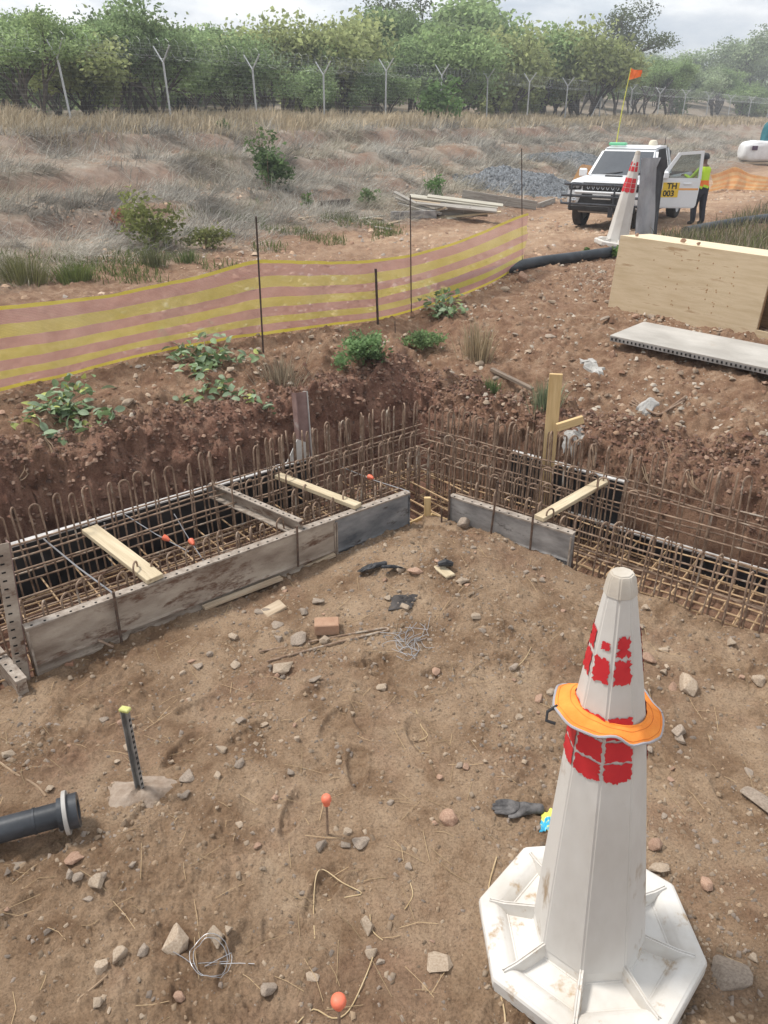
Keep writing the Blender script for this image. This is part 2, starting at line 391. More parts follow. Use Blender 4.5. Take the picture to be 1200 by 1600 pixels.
def index_children(root):
    for o in list(col.objects):
        if o.parent is not None: CHILDREN.setdefault(o.parent.name, [])
    for o in list(col.objects):
        p = o.parent
        while p is not None:
            if p is root:
                lst = CHILDREN.setdefault(o.parent.name, [])
                if o not in lst: lst.append(o)
                break
            p = p.parent
def eval_mesh(o):          # evaluate one helper object in a small scene of its own
    sc_ = bpy.data.scenes.new('workbench'); sc_.collection.objects.link(o); vl = sc_.view_layers[0]; vl.update()
    me = bpy.data.meshes.new_from_object(o.evaluated_get(vl.depsgraph)); bpy.data.objects.remove(o); bpy.data.scenes.remove(sc_); return me
def text_mesh(body, size, mat, name, depth=.002, bold=0.0):
    cu = bpy.data.curves.new(name, 'FONT'); cu.body = body; cu.size = size; cu.extrude = depth; cu.align_x = 'CENTER'; cu.align_y = 'CENTER'; cu.offset = bold
    me = eval_mesh(bpy.data.objects.new('tmp_text', cu)); me.name = name
    me.materials.clear(); me.materials.append(mat); return me
def skin_mesh(name, verts, edges, radii, mat, sub=2, root=0, post=None):
    me = bpy.data.meshes.new(name); me.from_pydata(verts, edges, [])
    o = bpy.data.objects.new('tmp_skin', me)
    sk = o.modifiers.new('s', 'SKIN'); su = o.modifiers.new('u', 'SUBSURF'); su.levels = su.render_levels = sub
    for i, d in enumerate(me.skin_vertices[0].data):
        rr = radii[i]; d.radius = rr if isinstance(rr, tuple) else (rr, rr); d.use_root = (i == root)
    out = eval_mesh(o); out.name = name
    if post:
        for v in out.vertices: v.co = post(v.co)
    out.materials.clear(); out.materials.append(mat); out.polygons.foreach_set('use_smooth', [True] * len(out.polygons)); return out
# ------------------------------------------------------------------ ground
def soil_material():
    m = bpy.data.materials.new('soil'); m.use_nodes = True; nt = m.node_tree; N = nt.nodes; L = nt.links
    b = N['Principled BSDF']; b.inputs['Roughness'].default_value = .92; b.inputs['Specular IOR Level'].default_value = .25
    t = N.new('ShaderNodeTexCoord'); an = N.new('ShaderNodeAttribute'); an.attribute_name = 'Col'
    sep = N.new('ShaderNodeSeparateColor'); L.new(an.outputs['Color'], sep.inputs['Color'])
    def noise(sc, det=6, rough=.6, dist=0):
        n = N.new('ShaderNodeTexNoise'); n.inputs['Scale'].default_value = sc; n.inputs['Detail'].default_value = det; n.inputs['Roughness'].default_value = rough; n.inputs['Distortion'].default_value = dist
        L.new(t.outputs['Object'], n.inputs['Vector']); return n.outputs['Fac']
    def ramp(src, stops):
        r = N.new('ShaderNodeValToRGB'); e = r.color_ramp.elements
        e[0].position, e[0].color = stops[0][0], (*stops[0][1][:3], 1); e[1].position, e[1].color = stops[-1][0], (*stops[-1][1][:3], 1)
        for p, c in stops[1:-1]: q = e.new(p); q.color = (*c[:3], 1)
        L.new(src, r.inputs['Fac']); return r.outputs['Color']
    def mix(f, a, b_):
        x = N.new('ShaderNodeMix'); x.data_type = 'RGBA'; L.new(f, x.inputs['Factor']); L.new(a, x.inputs['A']); L.new(b_, x.inputs['B']); return x.outputs['Result']
    front = ramp(noise(3.2, 10, .68, .3), [(.25, (.125, .073, .042)), (.40, (.205, .131, .078)), (.50, (.282, .194, .123)), (.62, (.33, .236, .155)), (.78, (.40, .30, .208))])
    speck = ramp(noise(85, 4, .7), [(.33, (.66, .63, .61)), (.5, (1, 1, 1)), (.68, (1.2, 1.18, 1.16))])
    mul = N.new('ShaderNodeMix'); mul.data_type = 'RGBA'; mul.blend_type = 'MULTIPLY'; mul.inputs['Factor'].default_value = 1
    red = ramp(noise(7.5, 10, .75, .3), [(.28, (.095, .044, .030)), (.46, (.185, .094, .064)), (.62, (.275, .160, .110)), (.8, (.38, .26, .185))])
    outer = ramp(noise(5.5, 10, .72, .4), [(.3, (.115, .058, .034)), (.46, (.205, .120, .073)), (.6, (.29, .190, .122)), (.76, (.44, .345, .26))])
    road = ramp(noise(2.5, 8, .6), [(.3, (.25, .155, .095)), (.5, (.36, .24, .155)), (.7, (.46, .335, .23))])
    bank = ramp(noise(1.6, 9, .7), [(.3, (.18, .115, .08)), (.48, (.27, .22, .17)), (.7, (.38, .34, .28))])
    c = mix(sep.outputs['Green'], outer, road)
    c = mix(sep.outputs['Blue'], c, bank)
    c = mix(sep.outputs['Red'], c, red)
    fr = N.new('ShaderNodeAttribute'); fr.attribute_name = 'front'
    rp = ramp(noise(1.15, 8, .62, .6), [(.52, (0, 0, 0)), (.68, (.75, .75, .75))])
    redf = ramp(noise(9, 8, .7), [(.3, (.13, .072, .045)), (.7, (.33, .205, .135))])
    front = mix(rp, front, redf)
    damp = ramp(noise(.8, 6, .6, .8), [(.38, (.82, .78, .75)), (.56, (1.04, 1.04, 1.04))])
    dm = N.new('ShaderNodeMix'); dm.data_type = 'RGBA'; dm.blend_type = 'MULTIPLY'; dm.inputs['Factor'].default_value = 1; L.new(front, dm.inputs['A']); L.new(damp, dm.inputs['B']); front = dm.outputs['Result']
    c = mix(fr.outputs['Fac'], c, front)
    L.new(c, mul.inputs['A']); L.new(speck, mul.inputs['B']); L.new(mul.outputs['Result'], b.inputs['Base Color'])
    bu = N.new('ShaderNodeBump'); bu.inputs['Strength'].default_value = .9; bu.inputs['Distance'].default_value = .016
    ad = N.new('ShaderNodeMath'); ad.operation = 'MULTIPLY_ADD'; ad.inputs[1].default_value = .6
    L.new(noise(38, 8, .72), ad.inputs[2]); L.new(noise(150, 4, .7), ad.inputs[0])
    L.new(ad.outputs[0], bu.inputs['Height']); L.new(bu.outputs['Normal'], b.inputs['Normal'])
    return m
SOIL = soil_material()
def build_ground():
    az = np.concatenate([np.linspace(-180, -42, 40)[:-1], np.linspace(-42, -32, 34)[:-1], np.linspace(-32, 32, 460), np.linspace(32, 42, 34)[1:], np.linspace(42, 180, 40)[1:]])
    rr = [.05, .35, .7, 1.0]
    while rr[-1] < 640:
        r_ = rr[-1]; rr.append(r_ + (max(.0115, .0033 * r_) if r_ < 9.5 else .009 * r_ if r_ < 60 else .06 * r_))
    rr = np.array(rr); A, RR = np.meshgrid(np.radians(az), rr); X = RR * np.sin(A); Y = RR * np.cos(A)
    x, y = X.ravel(), Y.ravel(); z = H(x, y)
    nr, na = X.shape
    i = np.arange(nr - 1)[:, None] * na + np.arange(na - 1)[None, :]; i = i.ravel()
    F = np.stack([i, i + na, i + na + 1, i + 1], 1)
    a, b = la(x, y), rb(x, y); m = np.maximum(a, b); s = fs(x, y); q = fq(x, y)
    nz = fbm(x * 1.3, y * 1.3, 71, 4)
    frontm = 1 - sstep(-.02, .25, m + .1 * nz)
    redm = sstep(.0, .2, m) * (1 - sstep(1.5, 2.1, m + .35 * nz)) * (1 - .55 * sstep(.1, .5, b - a)) + .16 * sstep(.1, .5, nz) * sstep(1.6, 2.2, m) * (s > 17)
    roadm = sstep(15.2, 16.6, s + .8 * nz) * (1 - sstep(19.6, 21, s + .6 * nz)) * sstep(-9, -3, q + 2 * nz) * .95
    redm = redm + .5 * step_face(x, y) * (s < 14) * (s > 1)
    bankm = (1 - sstep(13.3, 15.6, s + 1.2 * nz)) * (1 - .75 * sstep(.28, .55, fbm(x * .8, y * .8, 77, 4) ) * sstep(3, 6, s))
    C = np.stack([np.clip(redm, 0, 1), np.clip(roadm, 0, 1), np.clip(bankm, 0, 1)], 1)
    x, y, z = bank_face(x, y, z)
    me = np_mesh('ground', np.stack([x, y, z], 1), F, SOIL, C, smooth=True)
    fa = me.attributes.new('front', 'FLOAT', 'POINT'); fa.data.foreach_set('value', frontm.astype(np.float32))
    o = link('ground', me); o['kind'] = 'structure'; return o
build_ground()

# ------------------------------------------------------------------ leaves, grass, trees
LEAF = M('leaf', (.1, .15, .05), attr='Col', rough=.75, trans=.55, spec=.15)
GRASS = M('dry_grass', (.3, .25, .2), attr='Col', rough=.9, trans=.2, spec=.15)
BARK = M('bark', (.045, .036, .03), (.13, .105, .085), scale=14, rough=.95, bump=.5, bscale=40, stretch=(1, 1, .3))
TWIG = M('twig', (.16, .11, .07), (.30, .22, .14), scale=20, rough=.9)

def leaf_cards(C, size, colr, normal_bias=0.0, elong=1.7, r=rng):
    """C (n,3) centres -> folded leaf quads (two triangles, slightly creased)"""
    n = len(C); d = r.normal(size=(n, 3)); d /= np.linalg.norm(d, axis=1)[:, None]
    e = r.normal(size=(n, 3)); e[:, 2] *= .5; e -= d * (e * d).sum(1)[:, None]; e /= np.linalg.norm(e, axis=1)[:, None] + 1e-9
    f = np.cross(d, e); sz = size * r.uniform(.6, 1.35, n)
    L_ = e * (sz * elong * .5)[:, None]; W = f * (sz * .5)[:, None]; N_ = d * (sz * .18)[:, None]
    V = np.stack([C - L_, C - W + N_, C + L_, C + W + N_], 1).reshape(-1, 3)
    i = np.arange(n) * 4; F = np.concatenate([np.stack([i, i + 1, i + 2], 1), np.stack([i, i + 2, i + 3], 1)])
    return V, F, np.repeat(colr, 4, 0)

def tree_proto(seed, height, spread, base, hue, dens, trunks=1, leaf=.10, sparse=0.0):
    """returns (trunk mesh, crown mesh)"""
    r = np.random.default_rng(seed); mb = MB(); tips = []
    def branch(p, d, length, rad, lev):
        n = 4; pts = [p]; dd = d.copy()
        for k in range(n):
            dd = dd + r.normal(size=3) * .16 + np.array([0, 0, .05 if lev else 0]); dd /= np.linalg.norm(dd)
            pts.append(pts[-1] + dd * length / n)
        rr = [rad * (1 - .5 * k / n) for k in range(n + 1)]
        mb.tube(pts, rr, 6 if lev < 2 else 4, cap=False)
        if lev >= 3 or length < .35: tips.append(pts[-1]); tips.append(pts[2]); return
        if lev >= 2: tips.append(pts[-1])
        k = 3 if lev == 0 else int(r.integers(2, 4))
        for c in range(k + (1 if lev == 0 else 0)):
            t = r.uniform(.45, 1.0) if c else 1.0; q = pts[int(round(t * n))]
            an = r.uniform(0, 6.28); tilt = r.uniform(.35, .95) * spread
            nd = dd * 1.0 + tilt * np.array([math.cos(an), math.sin(an), .15]); nd /= np.linalg.norm(nd)
            branch(q, nd, length * r.uniform(.6, .85), rad * .58, lev + 1)
    for t in range(trunks):
        an = r.uniform(0, 6.28); d = np.array([math.cos(an) * .28, math.sin(an) * .28, 1.0]) if trunks > 1 else np.array([r.normal() * .08, r.normal() * .08, 1.0])
        d /= np.linalg.norm(d); branch(np.array([math.cos(an) * .12 * (trunks > 1), math.sin(an) * .12 * (trunks > 1), -.25]), d, height * base, .035 * height ** .8 / trunks ** .4, 0)
    tips = np.array(tips); n = int(dens * .8)
    zmax = tips[:, 2].max(); sc = height / (zmax + .3)
    idx = r.integers(0, len(tips), n); tip = tips[idx]
    cl = r.normal(size=(n, 3)); cl /= np.linalg.norm(cl, axis=1)[:, None]; cl *= (r.uniform(0, 1, n) ** .5)[:, None] * np.array([.62, .62, .36]) * spread * (height / 5)
    C = tip + cl; keep = C[:, 2] * (height / (tips[:, 2].max() + .3)) > height * (.30 if trunks < 4 else .12); C = C[keep]; idx = idx[keep]
    tone = r.uniform(.6, 1.3, len(tips))[idx]; v = r.uniform(.75, 1.25, len(C)); hh = np.array(hue)
    yel = r.uniform(0, 1, len(tips))[idx]
    colr = hh[None, :] * (tone * v)[:, None] + np.array([.05, .035, 0])[None, :] * (yel * .4)[:, None]
    V, F, cc = leaf_cards(C, leaf, colr, r=r)
    V *= sc
    tm = MB(); tm.v = [tuple(np.array(p) * sc) for p in mb.v]; tm.f = mb.f
    return tm.mesh('trunk', BARK, smooth=True, fixn=False), np_mesh('crown', V, F, LEAF, cc)

G1, G2, G3, G4 = (.25, .34, .165), (.315, .42, .195), (.36, .405, .185), (.355, .43, .265)
PROTO = [
    tree_proto(1, 5.6, 1.05, .34, G1, 17000, 1, .078), tree_proto(2, 5.2, .95, .36, G2, 17000, 2, .075),
    tree_proto(3, 4.6, 1.15, .30, G1, 16000, 3, .078), tree_proto(4, 4.2, 1.2, .26, G2, 17000, 4, .08),
    tree_proto(5, 3.6, 1.1, .24, G3, 11000, 4, .07), tree_proto(6, 4.8, 1.1, .32, G4, 15000, 2, .072),
    tree_proto(7, 7.0, .95, .40, (.12, .15, .075), 5200, 1, .085), tree_proto(8, 2.6, 1.1, .2, G3, 9000, 5, .06),
]
def plant_tree(k, x, y, sc, label, group='trees beyond the boundary fence', name='bush_tree'):
    z = tree_z(x, y)
    t = thing(name, label, 'tree', (x, y, z - .08), rng.uniform(0, 6.28), group); t.scale = (sc * rng.uniform(.9, 1.15), sc * rng.uniform(.9, 1.15), sc)
    link('trunk', PROTO[k][0], t); link('crown', PROTO[k][1], t); return t
HGT = [5.6, 5.2, 4.6, 4.2, 3.6, 4.8, 7.0, 2.6]
def tree_z(x, y): return float(H(np.array([x]), np.array([y]), False)[0] + .9 * fbm(np.array([x]) * .05, np.array([y]) * .05, 61, 3)[0] * sstep(-5, -25, fs(x, y)))
def skyline(x, y):        # height of the canopy line above this spot, as the photograph shows it
    u = 600 + FPX * x / (CP * y)
    e = (189 - np.interp(u, [-100, 0, 100, 250, 320, 450, 560, 640, 700, 850, 950, 1050, 1300], [15, 18, 14, 24, 52, 50, 42, 44, 50, 56, 60, 70, 78])) / 1512
    return CAMZ + e * y
def _unused(k, x, y):
    z = float(H(np.array([x]), np.array([y]), False)[0]) + float(.9 * fbm(np.array([x]) * .05, np.array([y]) * .05, 61, 3)[0] * sstep(-5, -25, fs(x, y)))
    t = thing(name, label, 'tree', (x, y, z - .08), rng.uniform(0, 6.28), group); t.scale = (sc * rng.uniform(.9, 1.15), sc * rng.uniform(.9, 1.15), sc)
    link('trunk', PROTO[k][0], t); link('crown', PROTO[k][1], t); return t
# trees that stand out in the front row: (photo x, metres away, prototype, scale, label)
FRONT = [
    (20, 33, 0, 1.02, 'tall green tree at the left edge of the photo, behind the fence'),
    (75, 31, 1, 1.08, 'tall tree with a dark double trunk behind the leftmost fence post'),
    (150, 35, 4, .95, 'yellowish bush low between the first two fence posts on the left'),
    (205, 36, 0, .98, 'tall crooked tree just left of the second fence post'),
    (245, 37, 2, 1.2, 'dark green tree directly behind the second fence post from the left'),
    (315, 46, 5, 1.05, 'pale green tree between the second and third fence posts'),
    (370, 41, 2, 1.05, 'dense dark green tree just left of the third fence post'),
    (440, 48, 4, 1.35, 'olive yellow tree just right of the third fence post'),
    (482, 49, 1, 1.0, 'leaning dark trunked tree just left of the fourth fence post'),
    (545, 53, 4, 1.25, 'yellow green tree just right of the fourth fence post'),
    (580, 62, 0, 1.25, 'deep green tree above the fifth fence post'),
    (640, 74, 6, 1.35, 'thin sparse tree poking above the canopy at the centre of the skyline'),
    (645, 56, 2, .95, 'dark shaded tree just left of the sixth fence post'),
    (700, 56, 3, 1.15, 'round bright green bush tree behind the sixth fence post'),
    (715, 76, 3, 1.5, 'big rounded green tree above the round bush behind the sixth fence post'),
    (790, 64, 4, 1.2, 'olive bush tree just right of the seventh fence post'),
    (850, 72, 3, 1.15, 'green bush tree between the eighth fence post and the braced post'),
    (905, 70, 4, 1.3, 'yellow olive tree just left of the braced fence post'),
    (920, 100, 6, 1.75, 'tall sparse tree standing above the skyline over the pickup'),
    (1110, 150, 5, 2.3, 'broad flat topped tree on the skyline at the upper right'),
    (1185, 160, 5, 2.1, 'round topped tree on the skyline at the right edge'),
]
spots = []
for (x, Y, k, sc, lab) in FRONT:
    X = (x - 600) / FPX * CP * Y; spots.append((X, Y)); z = tree_z(X, Y)
    hh = (skyline(X, Y) - z) * (sc / 1.05) if k != 6 else (skyline(X, Y) - z) + .0325 * Y
    plant_tree(k, X, Y, min(max(hh / HGT[k], .45), 2.6), lab)
names8 = ['tall green tree', 'green double trunked tree', 'dark green many stemmed tree', 'rounded bright green bush tree', 'olive yellow bush tree', 'pale green tree', 'thin sparse tree', 'low yellowish bush']
count = 0
for tr in range(9000):
    Y = 30 * math.exp(rng.uniform(0, 1.9)); az_ = rng.uniform(-.85, .68); X = Y * az_
    s = fs(X, Y)
    if s > -2.2 or s < -75: continue
    dmin = 2.5 + .017 * Y
    if any((X - p[0]) ** 2 + (Y - p[1]) ** 2 < dmin * dmin for p in spots): continue
    lim = skyline(X, Y) - tree_z(X, Y)
    if lim < 1.6: continue
    spots.append((X, Y))
    k = int(rng.choice([0, 1, 2, 3, 4, 5, 7], p=[.17, .15, .18, .2, .12, .13, .05])) if s > -40 else int(rng.choice([0, 2, 3, 5]))
    if s > -5 and rng.uniform() < .45: continue
    plant_tree(k, X, Y, min(rng.uniform(.62, 1.04) * min(lim, 7) / HGT[k], 1.7), names8[k] + ' among the crowded woodland behind the wire fence')
    count += 1
    if count >= 245: break
# the hill beyond, a wood that reads as one mass
def far_wood():
    n = 1800; pts = []
    Y = rng.uniform(70, 330, n * 6); X = Y * rng.uniform(-.95, .8, n * 6); s = fs(X, Y)
    ok = (s > -120) & (s < -30) & (skyline(X, Y) - H(X, Y) > 2.4); pts = list(zip(X[ok], Y[ok]))[:n]
    P_ = np.array(pts); z = H(P_[:, 0], P_[:, 1]); CC = []; TT = []
    for (X, Y), zz in zip(pts, z):
        h_ = min(rng.uniform(3.2, 6.2), (skyline(X, Y) - zz) * rng.uniform(.8, 1.0)); k = 120
        c = rng.normal(size=(k, 3)) * np.array([1.3, 1.3, h_ * .26]) + np.array([X, Y, zz + h_ * .55]); CC.append(c)
        hue = np.array([G1, G2, G3, G4, G2][int(rng.integers(0, 5))]) * rng.uniform(.75, 1.15); TT.append(np.repeat(hue[None, :], k, 0) * rng.uniform(.75, 1.25, (k, 1)))
    V, F, cc = leaf_cards(np.concatenate(CC), .26, np.concatenate(TT), elong=1.5)
    o = link('distant_woodland', np_mesh('distant_woodland', V, F, LEAF, cc)); tag(o, 'dense green woodland covering the hill behind the fence', 'woodland', kind='stuff')
far_wood()

# grass: (centres, height, lean vector, colours)
def blades(P_, hgt, lean, colr, width, r=rng):
    n = len(P_); an = r.uniform(0, 6.28, n); side = np.stack([np.cos(an), np.sin(an), np.zeros(n)], 1) * (width * .5)[:, None]
    up = np.array([0, 0, 1.0])
    m1 = P_ + up * (hgt * .62)[:, None] + lean * .42; tp = P_ + up * (hgt)[:, None] * np.clip(1 - np.linalg.norm(lean, axis=1) * .55, .15, 1)[:, None] + lean
    V = np.stack([P_ - side, P_ + side, m1 - side * .8, m1 + side * .8, tp], 1).reshape(-1, 3)
    i = np.arange(n) * 5
    F = np.concatenate([np.stack([i, i + 1, i + 3], 1), np.stack([i, i + 3, i + 2], 1), np.stack([i + 2, i + 3, i + 4], 1)])
    return V, F, np.repeat(colr, 5, 0)
def scatter(n, test, xr, yr):
    out = []; tot = 0
    while tot < n:
        x = rng.uniform(*xr, n * 3); y = rng.uniform(*yr, n * 3); k = test(x, y); p = np.stack([x[k], y[k]], 1); out.append(p); tot += len(p)
    return np.concatenate(out)[:n]
def bare(x, y): return fbm(x * .8, y * .8, 77, 4)
def grass_fields():
    inview = lambda x, y: (x < y * .68 + 1.5) & (x > -y * .82 - 1.5)
    # matted grey thatch combed over the bank
    def t1(x, y):
        s = fs(x, y); d = np.hypot(x, y); w = np.where(s > 13, 1 - sstep(13, 15.4, s), 1.0)
        return inview(x, y) & (s > 2.2) & (s < 15.4) & (fq(x, y) < 60) & (rng.uniform(0, 1, len(x)) < w * np.clip(14 / d, .12, 1) * np.where(bare(x, y) > .16, .08, 1.0) * (.25 + .75 * (vnoise(x * 2.4, y * 2.4, 87) > .38)) * (1 - .9 * step_face(x, y)) * (1 - .8 * sstep(12.2, 13.4, s) * sstep(-2, 3, fq(x, y))))
    p = scatter(125000, t1, (-28, 45), (7, 75)); x, y = p[:, 0], p[:, 1]; d = np.hypot(x, y)
    fl = fbm(x * .6, y * .6, 81, 3) * 5.0 + .6; lean_dir = np.stack([np.cos(fl) * .75 + FN[0] * .9, np.sin(fl) * .75 + FN[1] * .9, np.zeros(len(x))], 1)
    ln = rng.uniform(.14, .55, len(x)); lean = lean_dir * ln[:, None]; lean[:, 2] = -.12 * ln
    lean += rng.normal(size=lean.shape) * .2
    tone = (.42 + .85 * vnoise(x * 1.6, y * 1.6, 83)) * rng.uniform(.6, 1.3, len(x)); gcol = np.array([.45, .425, .375])[None, :] * tone[:, None] + np.array([.05, .035, .0])[None, :] * sstep(.5, .8, vnoise(x * .6, y * .6, 85))[:, None]
    V, F, c = blades(np.stack([x, y, H(x, y) - .02], 1), rng.uniform(.06, .24, len(x)), lean, gcol, np.clip(.00062 * d, .005, .024) * rng.uniform(.7, 1.3, len(x)))
    o = link('dry_thatch', np_mesh('dry_thatch', V, F, GRASS, c)); tag(o, 'matted grey dry grass combed down over the bank', 'grass', kind='stuff')
    # pale upright grass along the fence
    def t2(x, y):
        s = fs(x, y); d = np.hypot(x, y)
        return inview(x, y) & (s > -6) & (s < 5.2) & (rng.uniform(0, 1, len(x)) < np.clip(28 / d, .15, 1) * np.where(s < 0, .35, 1) * (1 - sstep(2, 5.2, s) * .9) * (.25 + .75 * (fbm(x * .6, y * .6, 98, 3) > -.1)))
    p = scatter(52000, t2, (-30, 95), (20, 150)); x, y = p[:, 0], p[:, 1]; d = np.hypot(x, y)
    tone = (.7 + .5 * vnoise(x * .5, y * .5, 91)) * rng.uniform(.7, 1.25, len(x)); gcol = np.array([.50, .415, .29])[None, :] * tone[:, None]
    V, F, c = blades(np.stack([x, y, H(x, y) - .03], 1), rng.uniform(.25, .8, len(x)) * (.45 + .9 * vnoise(x * .7, y * .7, 97)), rng.normal(size=(len(x), 3)) * np.array([.2, .2, 0]) + np.array([.12, 0, 0]), gcol, np.clip(.0011 * d, .02, .11))
    o = link('pale_grass', np_mesh('pale_grass', V, F, GRASS, c)); tag(o, 'pale straw coloured upright grass along the fence line', 'grass', kind='stuff')
    # sparse green grass growing through, near the net and beside the track
    def t3(x, y):
        s = fs(x, y); g = fbm(x * .9, y * .9, 95, 3)
        return inview(x, y) & (s > 11.5) & (s < 16.4) & (g > .22) & (fq(x, y) < -2)
    p = scatter(5000, t3, (-12, 8), (8, 24)); x, y = p[:, 0], p[:, 1]
    gcol = np.array([.13, .16, .055])[None, :] * rng.uniform(.6, 1.4, (len(x), 1))
    V, F, c = blades(np.stack([x, y, H(x, y) - .01], 1), rng.uniform(.06, .2, len(x)), rng.normal(size=(len(x), 3)) * np.array([.06, .06, 0]), gcol, np.full(len(x), .013))
    o = link('green_grass', np_mesh('green_grass', V, F, GRASS, c)); tag(o, 'sparse short green grass at the foot of the bank', 'grass', kind='stuff')
    # weeds beside the second pipe at the right
    p = scatter(6500, lambda x, y: (np.abs(x - (.42 * y * 1.0 + 1.1)) < 9) & (fs(x, y) > 21.2) & (fs(x, y) < 24.4) & (x > 5.2) & (rng.uniform(0, 1, len(x)) < .4 + .6 * (fbm(x, y, 99, 3) > 0)), (5, 14), (10.4, 24)); x, y = p[:, 0], p[:, 1]
    gcol = np.where(rng.uniform(0, 1, (len(x), 1)) < .55, np.array([[.15, .165, .07]]), np.array([[.27, .23, .17]])) * rng.uniform(.6, 1.3, (len(x), 1))
    V, F, c = blades(np.stack([x, y, H(x, y) - .01], 1), rng.uniform(.1, .42, len(x)), rng.normal(size=(len(x), 3)) * np.array([.1, .1, 0]), gcol, np.full(len(x), .014))
    o = link('verge_weeds', np_mesh('verge_weeds', V, F, GRASS, c)); tag(o, 'grey green weeds along the track behind the plywood box', 'weeds', kind='stuff')
grass_fields()

# ------------------------------------------------------------------ boundary fence
GALV = M('galvanised_steel', (.42, .43, .43), (.56, .57, .57), scale=9, rough=.55, metal=.3)
WIRE = M('fence_wire', (.55, .56, .57), rough=.5, metal=.5)
def build_fence():
    f = thing('security_fence', 'tall wire security fence with Y topped steel posts and razor coil along the bank', 'fence', (FP0[0], FP0[1], 2.45))
    xs = [-40, 112, 268, 402, 507, 602, 688, 760, 823, 882, 935, 982, 1026, 1065, 1102, 1136, 1168, 1197, 1222]
    base = []
    for k, x in enumerate(xs):
        u = (x - 600) / FPX * CP          # X = u*Y on the fence line
        # FP0 + q*FD : X = u*Y
        q = (u * FP0[1] - FP0[0]) / (FD[0] - u * FD[1])
        X = FP0[0] + q * FD[0]; Y = FP0[1] + q * FD[1]; z = gz(X, Y) - .1; ph = 2.2 if k < 5 else 2.55; base.append(Vector((X, Y, z)))
        nrm = Vector((FN[0], FN[1], 0)); lean = Vector((-.10 if x < 300 else .0, 0, 0)) + Vector((rng.normal() * .03, 0, 0))
        top = Vector((X, Y, z + ph)) + lean
        side = Vector((FD[1], -FD[0], 0)) * .0 + nrm
        po = part(MB().tube([Vector((X, Y, z)), top], .036 + .00015 * Y, 8), 'post', GALV, f, True, True)
        for sg in (-1, 1):
            e = top + side * (.45 * sg) + Vector((0, 0, .52))
            part(MB().tube([top - Vector((0, 0, .03)), e], .022 + .00015 * Y, 6), 'arm', GALV, po, True, True)
        if x in (935,):
            for dx in (-2.2, 2.2):
                d = Vector((FD[0], FD[1], 0)); part(MB().tube([top - Vector((0, 0, .6)), Vector((X, Y, 0)) + d * dx + Vector((0, 0, gz(X + FD[0] * dx, Y + FD[1] * dx)))], .03, 6), 'brace', GALV, po, True, True)
    wires = MB()
    for h in np.arange(.15, 2.25, .15):
        for p, q in zip(base[:-1], base[1:]):
            wires.tube([p + Vector((0, 0, h)), q + Vector((0, 0, h))], .0011 + .00001 * p.y, 3, False)
    for sg in (-1, 1):
        for t in (.35, .7, 1.0):
            off = Vector((FN[0], FN[1], 0)) * (.45 * sg * t) + Vector((0, 0, 2.2 + .52 * t))
            for p, q in zip(base[:-1], base[1:]): wires.tube([p + off, q + off], .0014 + .00001 * p.y, 3, False)
    part(wires, 'wire_strands', WIRE, f, True)
    for p, q in zip(base[:-1], base[1:]):
        L_ = (q - p).length; n = int(L_ / .42); pts = []
        for i in range(n * 9 + 1):
            t = i / (n * 9); an = i / 9 * 2 * math.pi
            pts.append(p.lerp(q, t) + Vector((0, 0, 2.62)) + Vector((FN[0], FN[1], 0)) * (.34 * math.cos(an)) + Vector((0, 0, .34 * math.sin(an))))
        part(MB().tube(pts, .0024 + .00002 * p.y, 3, False), 'razor_coil', WIRE, f, True)
build_fence()
# ------------------------------------------------------------------ materials of the works
RUST = M('rebar_rust', (.145, .088, .058), (.36, .255, .18), scale=16, rough=.85, bump=.5, bscale=220, c3=(.44, .38, .31), p3=.58, s3=5)
RUST_T = M('tan_rebar', (.33, .20, .105), (.56, .40, .24), scale=14, rough=.85, bump=.4, bscale=200)
RUST_D = M('dark_rebar', (.06, .042, .032), (.16, .10, .07), scale=20, rough=.85, bump=.4, bscale=200)
SHUT = M('shutter_steel', (.17, .122, .09), (.43, .365, .295), scale=4.5, rough=.72, bump=.25, bscale=45, metal=.05, c3=(.13, .072, .046), p3=.53, s3=5.5, detail=10, p=(.3, .62), stretch=(.55, 1, 1.5))
SHUT_B = M('blue_grey_steel', (.085, .095, .11), (.31, .315, .32), scale=5, rough=.5, bump=.1, bscale=30, metal=.25, c3=(.06, .05, .045), p3=.58, s3=6, detail=10, p=(.3, .64), stretch=(.6, 1, 1.5))
SHUT_G = M('grey_steel', (.15, .142, .138), (.38, .365, .35), scale=5.5, rough=.55, bump=.12, bscale=30, metal=.2, c3=(.10, .09, .085), p3=.58, s3=6.5, detail=10, p=(.3, .64), stretch=(.6, 1, 1.5))
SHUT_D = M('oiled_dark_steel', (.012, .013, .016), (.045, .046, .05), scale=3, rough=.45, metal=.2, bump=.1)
FLANGE_W = M('bright_flange', (.36, .34, .32), (.60, .58, .56), scale=14, rough=.7, c3=(.2, .15, .12), p3=.6, s3=9)
FLANGE = M('pale_flange', (.21, .165, .13), (.39, .335, .28), scale=22, rough=.7, c3=(.22, .15, .11), p3=.62, s3=12)
HOLE = M('hole_black', (.012, .011, .010), rough=1)
PINE = M('pine', (.50, .335, .15), (.66, .49, .26), scale=5, rough=.75, bump=.12, bscale=30, stretch=(.5, 6, 6), c3=(.36, .22, .10), p3=.66, s3=4)
PINE_W = M('weathered_pine', (.34, .25, .165), (.52, .42, .30), scale=6, rough=.85, bump=.2, bscale=30, stretch=(.4, 6, 6), c3=(.20, .14, .09), p3=.63, s3=4)
PALE = M('pale_pine', (.43, .34, .215), (.61, .515, .355), scale=5, rough=.75, bump=.15, stretch=(.4, 6, 6), c3=(.30, .215, .13), p3=.60, s3=4, p=(.3, .66))
TIE = M('tie_wire', (.42, .42, .43), rough=.45, metal=.7)
